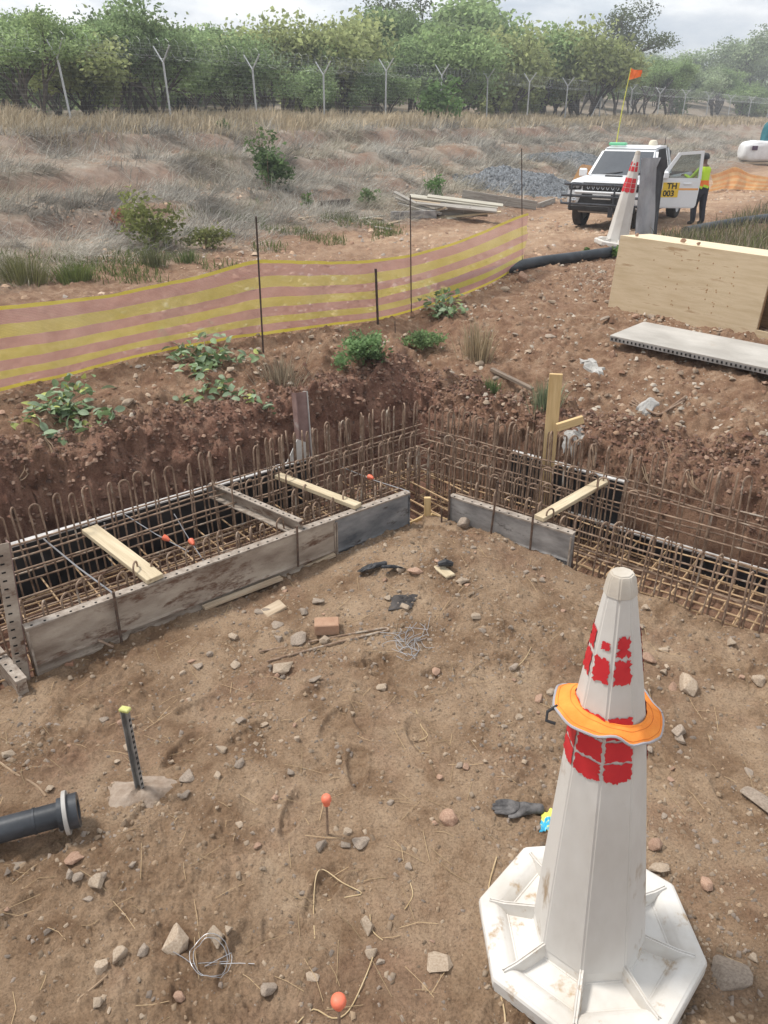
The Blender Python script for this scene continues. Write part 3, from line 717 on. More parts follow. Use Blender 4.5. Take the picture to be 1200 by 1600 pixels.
ORANGE = M('orange_plastic', (.80, .16, .08), (.72, .20, .12), scale=12, rough=.5)
PLATE = M('galvanised_plate', (.48, .46, .43), (.66, .64, .60), scale=6, rough=.5, metal=.3, c3=(.26, .19, .14), p3=.62, s3=5)
MAROON = M('maroon_steel', (.13, .07, .06), (.26, .17, .15), scale=5, rough=.7, c3=(.34, .30, .27), p3=.58, s3=3)
CONC = M('concrete', (.30, .275, .24), (.44, .41, .37), scale=12, rough=.95, bump=.5, bscale=50)
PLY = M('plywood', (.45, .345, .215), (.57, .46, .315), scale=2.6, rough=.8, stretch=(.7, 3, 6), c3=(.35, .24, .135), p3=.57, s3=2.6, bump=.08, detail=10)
PLY_LIT = M('plywood_lit_top', (.66, .54, .36), (.74, .62, .43), scale=3, rough=.75, stretch=(1, 5, 4))  # paler copy of the plywood, light on the upper sheet put into the colour
PLY_D = M('plywood_edge', (.28, .15, .07), (.40, .24, .12), scale=8, rough=.8, stretch=(1, 1, 8))

def panel(p0, p1, h, mat, name, label, cat='shutter panel', out=(0, -1, 0), thick=.05, flange=FLANGE, group=None, lean=0, steps=True, holes=True, tops=True):
    """steel shutter: sheet with a stepped lower rail, end ribs, punched top flange; p0-p1 = top edge in the world, out = outer side"""
    p0, p1 = Vector(p0), Vector(p1); mtx = frame(p0, p1); o2 = Vector(out); L_ = (p1 - p0).length
    t = empty(name, (0, 0, 0)); t.matrix_basis = mtx; tag(t, label, cat, group)
    sy = 1 if (mtx.to_3x3() @ Vector((0, 1, 0))).dot(o2) > 0 else -1
    d = sy * thick / 2
    if steps:
        prof = [(-d, -.012), (-d, -h), (d * 1.0, -h), (d * 1.0, -h * .80), (d * .1, -h * .77), (d * .1, -h * .70), (d * 1.15, -h * .67), (d * .95, -h * .62), (d * .95, -.012)]
    else:
        prof = [(-d, -.012), (-d, -h), (d * .95, -h), (d * .95, -.012)]
    part(MB().prism(prof, 'x', -L_ / 2, L_ / 2), 'face_sheet', mat, t)
    fw = thick * 1.25
    part(MB().box((0, 0, -.005), (L_ + .004, fw, .012)), 'top_flange', flange, t)
    if holes:
        n = int(L_ / .075); mb = MB()
        for i in range(n):
            mb.lathe([(.008, .0012), (.008, .0026)], 8, Matrix.Translation((-L_ / 2 + (i + .5) * L_ / n, d * .5, 0)))
        hp = part(mb, 'bolt_holes', HOLE, t); hp['kind'] = 'stuff'
    for e in (-1, 1):
        part(MB().box((e * (L_ / 2 - .006), d * .3, -h / 2 - .012), (.011, thick * 1.02, h - .03)), 'end_rib', flange if e > 0 else mat, t)
    return t
def at_line(p0, n, off, dirv, dist, z):
    return Vector((p0[0] + n[0] * off + dirv[0] * dist, p0[1] + n[1] * off + dirv[1] * dist, z))
LL = lambda dist, off, z: at_line(LP0, LN, off, LD, dist, z)
RL = lambda dist, off, z: at_line(RP0, RN, off, RD, dist, z)
LOUT = (-LN[0], -LN[1], 0); ROUT = (-RN[0], -RN[1], 0)
# inner shutters of the left leg: 2.92 m long in all
panel(LL(.72, 0, 0), LL(2.90, 0, 0), .40, SHUT, 'steel_shutter_panel', 'long rust stained tan steel shutter panel along the near left side of the trench', out=LOUT)
panel(LL(0, 0, .0), LL(.715, 0, 0), .42, SHUT_B, 'steel_shutter_panel', 'blue grey steel shutter panel in front of the inner corner, left of the wooden stake', out=LOUT)
panel(RL(0, 0, 0), RL(1.03, 0, 0), .34, SHUT_G, 'steel_shutter_panel', 'grey steel shutter panel on the near right side of the trench', out=ROUT)
# outer shutters (their inner faces are dark with oil)
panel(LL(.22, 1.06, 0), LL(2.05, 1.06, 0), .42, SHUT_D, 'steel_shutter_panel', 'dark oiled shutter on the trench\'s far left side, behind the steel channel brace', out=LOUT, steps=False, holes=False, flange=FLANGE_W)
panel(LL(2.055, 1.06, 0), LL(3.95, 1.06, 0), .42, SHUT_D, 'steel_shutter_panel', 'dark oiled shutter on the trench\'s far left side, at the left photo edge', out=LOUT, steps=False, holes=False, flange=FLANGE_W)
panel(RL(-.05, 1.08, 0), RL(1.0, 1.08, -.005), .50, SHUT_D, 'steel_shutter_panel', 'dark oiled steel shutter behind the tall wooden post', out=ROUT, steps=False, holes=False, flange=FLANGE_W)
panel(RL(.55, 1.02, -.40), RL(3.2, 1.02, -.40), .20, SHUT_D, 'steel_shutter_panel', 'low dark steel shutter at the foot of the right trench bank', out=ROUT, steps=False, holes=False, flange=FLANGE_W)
# corner soldier at the left photo edge and the panel that returns from it
def soldier():
    b = LL(2.94, -.012, -.44); tpp = PL(-3, 852, LP0, LN, .06)
    b = PL(38, 1075, LP0, LN, -.02); tpp = PL(2, 850, LP0, LN, .12)
    t = thing('slotted_steel_angle', 'upright slotted steel angle at the left end of the tan shutter panel', 'steel angle', b)
    m = frame(b, tpp, LOUT); m0 = m.copy(); L_ = (tpp - b).length
    inv = wm(t).inverted()
    mb = MB().box((0, 0, 0), (L_, .075, .008)); mb.v = [inv @ (m0 @ Vector(p)) for p in mb.v]; part(mb, 'web', SHUT, t)
    mb = MB().box((0, -.04, -.03), (L_, .007, .065)); mb.v = [inv @ (m0 @ Vector(p)) for p in mb.v]; part(mb, 'flange', MAROON, t)
    mb = MB()
    for i in range(int(L_ / .05)):
        mb.box((-L_ / 2 + .03 + i * .05, .012, .0045), (.009, .022, .004))
    mb.v = [inv @ (m0 @ Vector(p)) for p in mb.v]; part(mb, 'slots', HOLE, t)['kind'] = 'stuff'
soldier()
q0 = PZ(33, 1062, -.22); q1 = PZ(-70, 940, -.22)
panel(q0, q1, .24, SHUT, 'steel_shutter_panel', 'short slotted shutter panel running off the left photo edge', out=(0.3, -1, 0), steps=False)
q0 = PZ(20, 1070, -.28); q1 = PZ(-60, 1000, -.28)
beam(PG(-30, 1045) + Vector((0, 0, .05)), PG(8, 1062) + Vector((0, 0, .04)), .12, .02, 'rusty_plate', MAROON, 'rusty brown steel plate in the lower left corner of the trench end', 'steel plate', up=(.2, -.5, .8))

# ------------------------------------------------------------------ reinforcement
def hairpin(h, w, r, n=6, sides=6):
    pts = [(-w / 2, 0, 0), (-w / 2, 0, h * .5), (-w / 2, 0, h - w / 2)]
    for i in range(1, n): a = math.pi * i / n; pts.append((-w / 2 * math.cos(a), 0, h - w / 2 + w / 2 * math.sin(a)))
    pts += [(w / 2, 0, h - w / 2), (w / 2, 0, h * .5), (w / 2, 0, 0)]
    return MB().tube(pts, r, sides)
HP = {}
def get_hp(h, w, r=.0068):
    k = (round(h, 2), w)
    if k not in HP: HP[k] = hairpin(k[0], w, r).mesh('stirrup', RUST, smooth=True)
    return HP[k]
def cage(name, label, P, D, N_, length, zfl, start, step=.118, dbl=None, turn=38, w0=.075):
    base = P(start, .5, zfl); ang = math.atan2(D[1], D[0])
    t = thing(name, label, 'rebar cage', base, 0)
    inv = wm(t).inverted()
    k = 0; d = start
    while d < length:
        for (off, top, w) in ((.86, .35, w0), (.13, .075, w0)):
            if off > .5 or d > start + .25:
                if off < .5 and d < .12: continue
                h = top - zfl + rng.normal() * .014; p = inv @ P(d + rng.normal() * .012, off + rng.normal() * .01, zfl)
                o = link('stirrup', get_hp(h, w), t, p, (rng.normal() * .03, rng.normal() * .03, ang + R(turn) + rng.normal() * .25))
        if dbl and dbl[0] < d < dbl[1]:
            p = inv @ P(d + .05, .68, zfl); link('stirrup', get_hp(round(.16 + rng.normal() * .02, 2) - zfl, .08), t, p, (rng.normal() * .03, rng.normal() * .02, ang + .3))
        if dbl and d < .75:
            p = inv @ P(d + .02, .50, zfl); link('stirrup', get_hp(round(.05 + rng.normal() * .02, 2) - zfl, .07), t, p, (rng.normal() * .03, rng.normal() * .02, ang + .6))
            p = inv @ P(d + .075, .92, zfl); link('stirrup', get_hp(round(.30 + rng.normal() * .02, 2) - zfl, .06), t, p, (rng.normal() * .03, rng.normal() * .02, ang + .8))
        # cross bars on the floor
        c = [P(d + .02, .05, zfl + .05), P(d + .02, .95, zfl + .05)]
        part(MB().tube(bars_between(*c, 2), .0075, 5), 'cross_bar', RUST_T, t, True, True)
        if k % 2 == 0:
            c = [P(d + .06, .05, zfl + .17), P(d + .06, .95, zfl + .17)]
            part(MB().tube(bars_between(*c, 2), .007, 5), 'cross_bar', RUST_T, t, True, True)
        d += step; k += 1
    s0 = start - .1
    rows = [(.90, .02), (.82, .02), (.90, -.16), (.82, -.17), (.90, -.34), (.82, -.35)] + [(o_, zfl + .065) for o_ in (.1, .3, .5, .7, .88)] + [(o_, zfl + .185) for o_ in (.1, .17, .3, .42, .56, .7)] + [(.16, -.06), (.12, -.2), (.18, -.22), (.86, .10), (.70, -.02), (.66, -.2)]
    for (off, z) in rows:
        a0 = s0 if off > .5 else max(s0, -.05)
        if off > .6: a0 = s0 - .0
        pts = [P(a0 + (length - a0) * i / 8, off + rng.normal() * .006, z + rng.normal() * .008) for i in range(9)]
        part(MB().tube(pts, .0072, 5), 'long_bar', RUST_T if z < -.3 else RUST, t, True, True)
    return t
cage('rebar_cage', 'rusty reinforcing cage of hooked bars in the left leg of the trench', LL, LD, LN, 3.75, -.43, -.80, dbl=(-.7, 1.2))
cage('rebar_cage', 'rusty reinforcing cage of hooked bars in the right leg of the trench', RL, RD, RN, 3.4, -.60, -.74, dbl=(-.6, 1.2), turn=84, w0=.07)

# pins driven in front of the panels
def pin(a, b, label, r=.0085, mat=RUST_D):
    mb = MB().tube([b, a], r, 6); return single(mb, 'rebar_pin', mat, label, 'rebar pin', b, smooth=True)
pin(PL(177, 925, LP0, LN, -.045), PL(190, 1003, LP0, LN, -.05), 'rusty bar driven in front of the tan shutter panel, under the pale wire')
pin(PL(464, 822, LP0, LN, -.045), PL(466, 885, LP0, LN, -.05), 'rusty bar at the joint of the tan and the blue grey panels')
pin(PL(778, 752, RP0, RN, -.045), PL(764, 856, RP0, RN, -.05), 'dark bar leaning at the middle of the grey right panel')
pin(PL(834, 796, RP0, RN, -.045), PL(827, 872, RP0, RN, -.05), 'thin rusty bar near the right third of the grey right panel')
pin(PL(703, 765, RP0, RN, -.04), PL(700, 830, RP0, RN, -.05), 'dark bar at the left end of the grey right panel')
pin(PL(897, 826, RP0, RN, .03), PL(893, 890, RP0, RN, .03), 'dark upright bar at the right end of the grey panel')
pin(PL(690, 795, RP0, RN, -.1), PL(690, 826, RP0, RN, -.1), 'short upright bar right of the small wooden stake')

# braces across the trench
def brace(a, b, w, t, mat, label, cat='plank', name='timber_brace', lift=.0):
    return beam(Vector(a) + Vector((0, 0, lift)), Vector(b) + Vector((0, 0, lift)), w, t, name, mat, label, cat)
brace(PZ(140, 826, .06), PZ(243, 905, .022), .115, .034, PALE, 'yellowish pine plank bridging the trench at the far left')
brace(PZ(434, 743, .04), PZ(560, 791, .022), .075, .034, PALE, 'narrow pine plank bridging the trench just left of the inner corner')
brace(PZ(842, 810, .022), PZ(945, 751, .05), .085, .034, PALE, 'pine plank bridging the right leg of the trench')
def channel_brace():
    a, b = PZ(332, 758, .045), PZ(472, 818, .04); m = frame(a, b); L_ = (b - a).length
    t = empty('steel_channel', (0, 0, 0)); t.matrix_basis = m; tag(t, 'grey steel channel lying across the trench as a brace', 'steel channel')
    part(MB().box((0, 0, -.03), (L_, .008, .10)), 'web', SHUT, t)
    part(MB().box((0, -.03, -.076), (L_, .065, .009)), 'bottom_flange', FLANGE, t)
    part(MB().box((0, -.012, .024), (L_, .05, .009)), 'top_flange', FLANGE, t)
    part(MB().box((-L_ / 2 + .004, -.03, -.026), (.007, .05, .088)), 'end_plate', SHUT_G, t)
    mb = MB()
    for i in range(int(L_ / .06)): mb.box((-L_ / 2 + .04 + i * .06, -.014, .0292), (.014, .012, .002))
    part(mb, 'bolt_holes', HOLE, t)['kind'] = 'stuff'
channel_brace()
# column stub with a white plate against the left bank
def column_stub():
    off = 1.16; b0 = PL(478, 715, LP0, LN, off); tp = PL(470, 613, LP0, LN, off + .1); m = frame(b0, tp, LOUT); L_ = (tp - b0).length
    t = thing('steel_column_stub', 'grey and maroon steel section leaning upright against the left trench bank', 'steel section', b0)
    inv = wm(t).inverted()
    for (c, sz, nm, mt) in (((0, 0, 0), (L_, .11, .008), 'web', MAROON), ((0, .058, -.02), (L_, .008, .07), 'flange', MAROON), ((0, -.058, -.02), (L_, .008, .07), 'flange', PLATE)):
        mb = MB().box(c, sz); mb.v = [inv @ (m @ Vector(p)) for p in mb.v]; part(mb, nm, mt, t)
    P3 = [PL(445, 728, LP0, LN, off - .10), PL(484, 716, LP0, LN, off - .10), PL(480, 692, LP0, LN, off - .06), PL(464, 686, LP0, LN, off - .06)]
    n = Vector(LOUT) * .008
    mb = MB().add(P3 + [p + n for p in P3], [(0, 1, 2, 3), (7, 6, 5, 4), (0, 4, 5, 1), (1, 5, 6, 2), (2, 6, 7, 3), (3, 7, 4, 0)])
    single(mb, 'gusset_plate', PLATE, 'pale triangular steel plate leaning at the foot of the maroon section', 'steel plate', P3[0])
column_stub()
# tall wooden post with a short arm
def wood_post():
    b0 = PL(851, 792, RP0, RN, .93); tp = PL(869, 584, RP0, RN, .99)
    t = thing('timber_post', 'tall upright pine post with a short side arm in the right leg of the trench', 'timber post', b0)
    up = Vector((-.25, -1, 0)).normalized()
    beam(b0 - Vector((0, 0, .1)), tp, .105, .04, 'upright', PINE, parent=t, up=up)
    a0 = PL(870, 668, RP0, RN, .90); a1 = PL(911, 655, RP0, RN, 1.05)
    beam(a0, a1, .035, .065, 'side_arm', PINE, parent=t)
wood_post()
def corner_stake():
    c = RL(-.16, .02, -.2); Y = c.y
    b0 = PY(668, 826, Y); tp = PY(668, 777, Y)
    t = thing('timber_stake', 'small upright pine stake with two side boards at the inner corner', 'timber stake', b0)
    beam(b0 - Vector((0, 0, .1)), tp, .055, .03, 'upright', PINE, parent=t, up=(0, -1, 0))
    beam(PY(640, 822, Y + .03), PY(664, 811, Y + .03), .02, .07, 'side_board', PINE, parent=t)
    beam(PY(672, 806, Y + .04), PY(702, 818, Y + .08), .02, .06, 'side_board', PINE, parent=t)
corner_stake()
# long plank on the ground beside the tan panel
def lying_plank(p0, p1, w, t, mat, label, name='plank', lift=None, up=(0, 0, 1)):
    lift = t / 2 + .008 if lift is None else lift
    return beam(p0 + Vector((0, 0, lift)), p1 + Vector((0, 0, lift)), w, t, name, mat, label, 'plank', up=up)
lying_plank(PG(308, 950), PG(522, 868), .075, .025, PINE_W, 'long weathered plank on the soil along the left shutter panels')
lying_plank(PG(318, 952), PG(440, 905), .05, .02, PINE_W, 'shorter plank half under the long weathered plank', lift=.012)
beam(PG(118, 1024) + Vector((0, 0, .02)), PG(108, 1040) + Vector((0, 0, .0)), .05, .03, 'timber_wedge', M('brown_wood', (.20, .10, .06), (.30, .16, .10), scale=9), 'brown wooden wedge under the tan shutter panel', 'wedge')
single(MB().tube([PL(153, 1000, LP0, LN, -.03), PG(178, 1015) + Vector((0, 0, .02))], .008, 6), 'rebar_stub', RUST, 'short rusty bar sticking out from under the tan shutter panel', 'rebar', PG(178, 1015))

# form ties with orange nuts
def form_tie(a, b, tt, label, nut=True, r=.004):
    t = thing('form_tie', label, 'wire tie', b)
    mid = (Vector(a) + Vector(b)) / 2 - Vector((0, 0, .015))
    part(MB().tube([a, mid, b], r, 5), 'wire', TIE, t, True, True)
    if nut:
        c = Vector(a).lerp(Vector(b), tt); mtx = frame(a, b); mtx.translation = c
        mb = MB().lathe([(.010, -.028), (.022, -.024), (.022, .0), (.014, .016), (.010, .028)], 12, mtx @ Matrix.Rotation(R(90), 4, 'Y'))
        part(mb, 'orange_nut', ORANGE, t, True, True)
form_tie(PZ(68, 842, .05), PZ(178, 928, .02), .5, 'pale twisted wire tie running down to the tan panel at the far left', nut=False, r=.0055)
form_tie(PL(192, 802, LP0, LN, .9), PL(295, 862, LP0, LN, .45), .66, 'wire tie with an orange nut, left one of the pair by the tan panel')
form_tie(PL(272, 803, LP0, LN, .9), PL(318, 876, LP0, LN, .35), .62, 'wire tie with an orange nut, right one of the pair by the tan panel')
form_tie(PL(530, 728, LP0, LN, .9), PL(640, 768, LP0, LN, .05), .47, 'wire tie with a small orange nut near the inner corner')
# ------------------------------------------------------------------ traffic cones
WHITE_P = M('dirty_white_plastic', (.475, .44, .395), (.60, .575, .535), scale=3.4, rough=.62, bump=.12, bscale=35, c3=(.34, .255, .17), p3=.59, s3=5, detail=12, p=(.25, .56), stretch=(1, 1, .45))
WHITE_B = M('dirty_white_base', (.50, .455, .395), (.64, .615, .575), scale=3.4, rough=.65, bump=.15, bscale=35, c3=(.40, .295, .19), p3=.575, s3=7.5, detail=12, p=(.28, .58))
TIP_P = M('muddy_tip', (.43, .37, .295), (.56, .52, .46), scale=9, rough=.7, bump=.1, p=(.3, .7))
RED_P = M('red_paint', (.50, .018, .028), (.60, .03, .035), scale=8, rough=.55)
HIVIS = M('orange_fabric', (.80, .22, .03), (.93, .33, .06), scale=9, rough=.85, bump=.35, bscale=22, c3=(.50, .19, .06), p3=.68, s3=14)
PIPING = M('grey_piping', (.35, .35, .37), rough=.5)
CONE_PROF = [(.120, .212), (.45, .185), (.78, .156), (1.13, .124), (1.24, .109), (1.45, .079), (1.60, .056), (1.685, .041), (1.70, .033)]
def cone_r(h): return float(np.interp(h, [p[0] for p in CONE_PROF], [p[1] for p in CONE_PROF]))
def ragged(pts, amp, seed):
    r = random.Random(seed); out = []
    n = len(pts)
    for i in range(n):
        a = Vector(pts[i]); b = Vector(pts[(i + 1) % n]); k = 13
        for j in range(k):
            t = j / k; p = a.lerp(b, t); nrm = Vector((-(b - a).y, (b - a).x)).normalized()
            ph = seed * 1.7 + i * 2.3; w = amp * (.55 * math.sin(j * .9 + ph) + .35 * math.sin(j * 2.1 + ph * 1.3) + .5 * (r.random() - .5) + .15)
            if r.random() < .10 and j: w += amp * 1.1
            out.append(p + nrm * w)
    return out
def traffic_cone(loc, rot, label, sc=1.0, worn=True, name='traffic_cone'):
    t = thing(name, label, 'traffic cone', loc, rot=rot); t.scale = (sc, sc, sc)
    A = [R(-20 + 45 * k) for k in range(8)]
    ring = lambda r_, z: [Vector((r_ * math.cos(a), r_ * math.sin(a), z)) for a in A]
    mb = MB(); n = 8; V = []
    for (h, r_) in CONE_PROF: V += ring(r_, h)
    k = len(CONE_PROF); F = [(i * n + j, i * n + (j + 1) % n, (i + 1) * n + (j + 1) % n, (i + 1) * n + j) for i in range(k - 1) for j in range(n)] + [tuple((k - 1) * n + j for j in range(n))]
    mb.add(V, F); part(mb, 'body', WHITE_P, t, bevel=.006, smooth=True)
    V = []
    for (h, r_) in ((1.635, .0525), (1.655, .0492), (1.687, .0435), (1.7035, .035)): V += ring(r_, h)
    part(MB().add(V, [(i * n + j, i * n + (j + 1) % n, (i + 1) * n + (j + 1) % n, (i + 1) * n + j) for i in range(3) for j in range(n)] + [tuple(3 * n + j for j in range(n))]), 'tip', TIP_P, t, bevel=.004, smooth=True)
    # octagonal tray base: outer wall, rim, inner slope, tray floor
    prof = [(.405, .0), (.432, .018), (.436, .085), (.424, .098), (.372, .100), (.350, .094), (.318, .060), (.215, .072), (.205, .14)]
    V = []
    for (r_, h) in prof: V += ring(r_, h)
    k = len(prof); F = [(i * n + j, i * n + (j + 1) % n, (i + 1) * n + (j + 1) % n, (i + 1) * n + j) for i in range(k - 1) for j in range(n)]
    part(MB().add(V, F), 'base_tray', WHITE_B, t, bevel=.005, smooth=True)
    for j, a in enumerate(A):
        d = Vector((math.cos(a), math.sin(a), 0)); s = Vector((-math.sin(a), math.cos(a), 0))
        pr = [(.20, .055), (.385, .06), (.385, .1035), (.33, .106), (.20, .140)]
        V = [d * r_ + s * (w * (.5 if i in (2, 3, 4) else 1)) + Vector((0, 0, h)) for w in (-.014, .014) for i, (r_, h) in enumerate(pr)]
        F = [(0, 1, 2, 3, 4), (9, 8, 7, 6, 5)] + [(i, (i + 1) % 5, 5 + (i + 1) % 5, 5 + i) for i in range(5)]
        part(MB().add(V, F), 'rib', WHITE_B, t, bevel=.004, smooth=True)
    # red painted blocks on each facet
    def facet_pt(j, u, h):
        r_ = cone_r(h) ; a0, a1 = A[j], A[(j + 1) % 8]
        p0 = Vector((r_ * math.cos(a0), r_ * math.sin(a0), h)); p1 = Vector((r_ * math.cos(a1), r_ * math.sin(a1), h))
        nn = Vector((math.cos((a0 + a1) / 2), math.sin((a0 + a1) / 2), .12)).normalized(); return p0.lerp(p1, u) + nn * .0035
    sd = 5
    for j in range(8):
        blocks = [(1.350, 1.435, .10, .90), (1.445, 1.515, .14, .86), (.985, 1.062, .04, .96), (1.069, 1.146, .04, .96), (1.153, 1.235, .04, .96)]
        for bi, (h0, h1, u0, u1) in enumerate(blocks):
            sd += 1; r = random.Random(sd)
            if bi == 1 and j == 5: h0, h1, u0, u1 = 1.462, 1.490, .30, .80
            wdt = 2 * cone_r(h0) * math.sin(R(22.5))
            rect = [(u0 * wdt, h0), (u1 * wdt, h0), (u1 * wdt, h1), (u0 * wdt, h1)]
            if bi == 2: rect = [(u0 * wdt, h0 + .012), (.5 * wdt, h0 - .004), (u1 * wdt, h0 + .012), (u1 * wdt, h1), (u0 * wdt, h1)]
            pg = ragged(rect, (.0025 if h1 - h0 < .04 else .006 if bi < 2 else .0045) if worn else .001, sd)
            cu = sum(p.x for p in pg) / len(pg); ch = sum(p.y for p in pg) / len(pg)
            V = [facet_pt(j, min(max(cu / wdt, .02), .98), ch)] + [facet_pt(j, min(max(p.x / wdt, .02), .98), p.y) for p in pg]
            F = [(0, i + 1, (i + 1) % len(pg) + 1) for i in range(len(pg))]
            part(MB().add(V, F), 'red_block', RED_P, t)
    return t
CX, CY = .80, 1.93
CZ0 = -.30
traffic_cone((CX, CY, CZ0), (R(-1.0), R(-3.0), 0), 'large white octagonal traffic cone with worn red blocks, in the foreground at lower right')
# orange sun brim hung over the cone
def brim():
    h = 1.20; c = Vector((CX - math.sin(R(3.0)) * h + .008, CY + .02, CZ0 + h))
    t = thing('helmet_sun_brim', 'orange fabric helmet brim hung round the white foreground cone', 'sun brim', c, rot=(R(-4), R(9), 0))
    rows = []; n = 64; edge = []
    for i, fr in enumerate((0, .12, .35, .6, .85, 1.0)):
        row = []
        for k in range(n + 1):
            a = 2 * math.pi * k / n; ri = .112
            ro = .166 + .012 * math.cos(a - R(200)) + .014 * math.cos(2 * a) + .005 * math.cos(5 * a + 1)
            r_ = ri + (ro - ri) * fr
            z = .0 + .012 * math.sin(2 * a + .6) * fr + .014 * math.sin(3 * a) * fr ** 2 - .028 * fr ** 1.6 + .030 * fr * math.exp(-((a - R(55)) / .5) ** 2) + .006 * math.cos(7 * a) * fr ** 3 + .004 * math.sin(11 * a + 2 * fr) * fr
            row.append(Vector((r_ * math.cos(a), r_ * math.sin(a), z)))
        rows.append(row)
    mb = MB().grid(rows); up = [[p + Vector((0, 0, .004)) for p in r_] for r_ in rows]; mb.grid(up)
    part(mb, 'fabric', HIVIS, t, smooth=True)
    part(MB().tube([p + Vector((0, 0, .002)) for p in rows[-1]], .0045, 6, False), 'edge_piping', PIPING, t, smooth=True)
    part(MB().tube([p + Vector((0, 0, .003)) for p in rows[0]], .004, 6, False), 'inner_hem', HIVIS, t, smooth=True)
    SEAM = M('brim_seam', (.62, .17, .03), rough=.9)
    for ri_ in (2, 4): part(MB().tube([p + Vector((0, 0, .0042)) for p in rows[ri_]], .0011, 4, False), 'stitch_line', SEAM, t, smooth=True)
    a = R(190); pts = [Vector((.17, 0, -.01))]
    e = Vector((.195 * math.cos(a), .195 * math.sin(a), -.03))
    part(MB().tube([e + Vector((.01, .02, .01)), e + Vector((-.022, .005, -.008)), e + Vector((-.024, -.012, -.03)), e + Vector((.005, -.02, -.032))], .0055, 6), 'elastic_strap', M('black_elastic', (.03, .03, .032), rough=.8), t, smooth=True)
brim()

# ------------------------------------------------------------------ gloves
GLOVE = M('grey_glove', (.045, .042, .042), (.15, .14, .135), scale=22, rough=.85, bump=.5, bscale=90)
GLOVE_B = M('black_glove', (.014, .014, .016), (.045, .045, .048), scale=14, rough=.6, bump=.3, bscale=60)
def glove_mesh(mat, seed, curl=.0, cuff=True):
    r = random.Random(seed); v = [(0, 0, 0)]; e = []; rad = [(.030, .040)]
    def chain(p, pts, rs):
        last = p
        for q, rr in zip(pts, rs): v.append(q); rad.append(rr); e.append((last, len(v) - 1)); last = len(v) - 1
        return last
    chain(0, [(-.035, 0, .0), (-.075, .0, .0), (-.105, 0, 0)], [(.028, .036), (.027, .034), (.030, .037)])
    k = chain(0, [(.035, 0, .002)], [(.028, .042)])
    for i, (dy, ln) in enumerate(((-.034, .062), (-.012, .078), (.012, .082), (.034, .070))):
        y0 = dy; ex = .05
        c = curl * r.uniform(.6, 1.3)
        chain(k, [(.058, y0, .0), (.058 + ln * .5, y0 * .90 + r.uniform(-.002, .002), .006 - c * .01), (.058 + ln, y0 * .82 + r.uniform(-.003, .003), -.004 - c * .03)], [.0150, .0135, .0115])
    chain(0, [(.016, .040, .0), (.045, .056, .004), (.068, .056, .002)], [.014, .012, .010])
    return skin_mesh('glove', v, e, rad, mat, 2, 0, post=lambda c: Vector((c.x, c.y, max(c.z, -.018) * .62)))
def glove(px_, py_, rz, mat, label, seed, curl=0, sc=1.0, name='work_glove', lift=.016, tilt=(0, 0)):
    g = PG(px_, py_); o = link(name, glove_mesh(mat, seed, curl), None, g + Vector((0, 0, lift)), (tilt[0], tilt[1], rz), (sc, sc, sc)); return tag(o, label, 'glove')
glove(815, 1266, R(176), GLOVE, 'dirty grey work glove lying flat on the soil left of the white cone', 3, .3, 1.02)
glove(585, 890, R(195), GLOVE_B, 'black rubber glove with spread fingers on the soil behind the brick', 5, 1.6, .9, lift=.03, tilt=(.3, .1))
glove(612, 893, R(20), GLOVE_B, 'crumpled black glove with a pale cuff beside the spread one', 8, 2.2, .75, lift=.035, tilt=(-.5, .2))
# dark rag
def rag(px_, py_, w, d, mat, label, seed, name='rag', hgt=.03):
    g = PG(px_, py_); r = np.random.default_rng(seed); n = 14; rows = []
    for i in range(n):
        row = []
        for j in range(n):
            u, v_ = i / (n - 1) - .5, j / (n - 1) - .5; ed = 1 + .25 * float(fbm(np.array([u * 5 + seed]), np.array([v_ * 5]), seed, 2)[0])
            x = u * w * ed + v_ * d * .3; y = v_ * d * ed
            z = gz(g.x + x, g.y + y) + .006 + hgt * abs(float(fbm(np.array([u * 4]), np.array([v_ * 4 + seed]), seed + 3, 3)[0])) * 2 * (1 - 1.6 * max(abs(u), abs(v_)))
            row.append(Vector((g.x + x, g.y + y, z)))
        rows.append(row)
    mb = MB().grid(rows); mb.grid([[p - Vector((0, 0, .004)) for p in r_] for r_ in rows])
    return single(mb, name, mat, label, 'rag', g, smooth=True)
rag(630, 942, .16, .13, M('dark_rag', (.03, .026, .025), (.08, .07, .065), scale=10, rough=.9), 'dark crumpled rag on the soil among small stones', 4)
rag(857, 1285, .07, .12, M('wrapper_blue', (.05, .40, .62), (.75, .72, .12), scale=14, rough=.35, p=(.48, .52)), 'blue and yellow wrapper poking out behind the white cone', 9, 'snack_wrapper', .02)

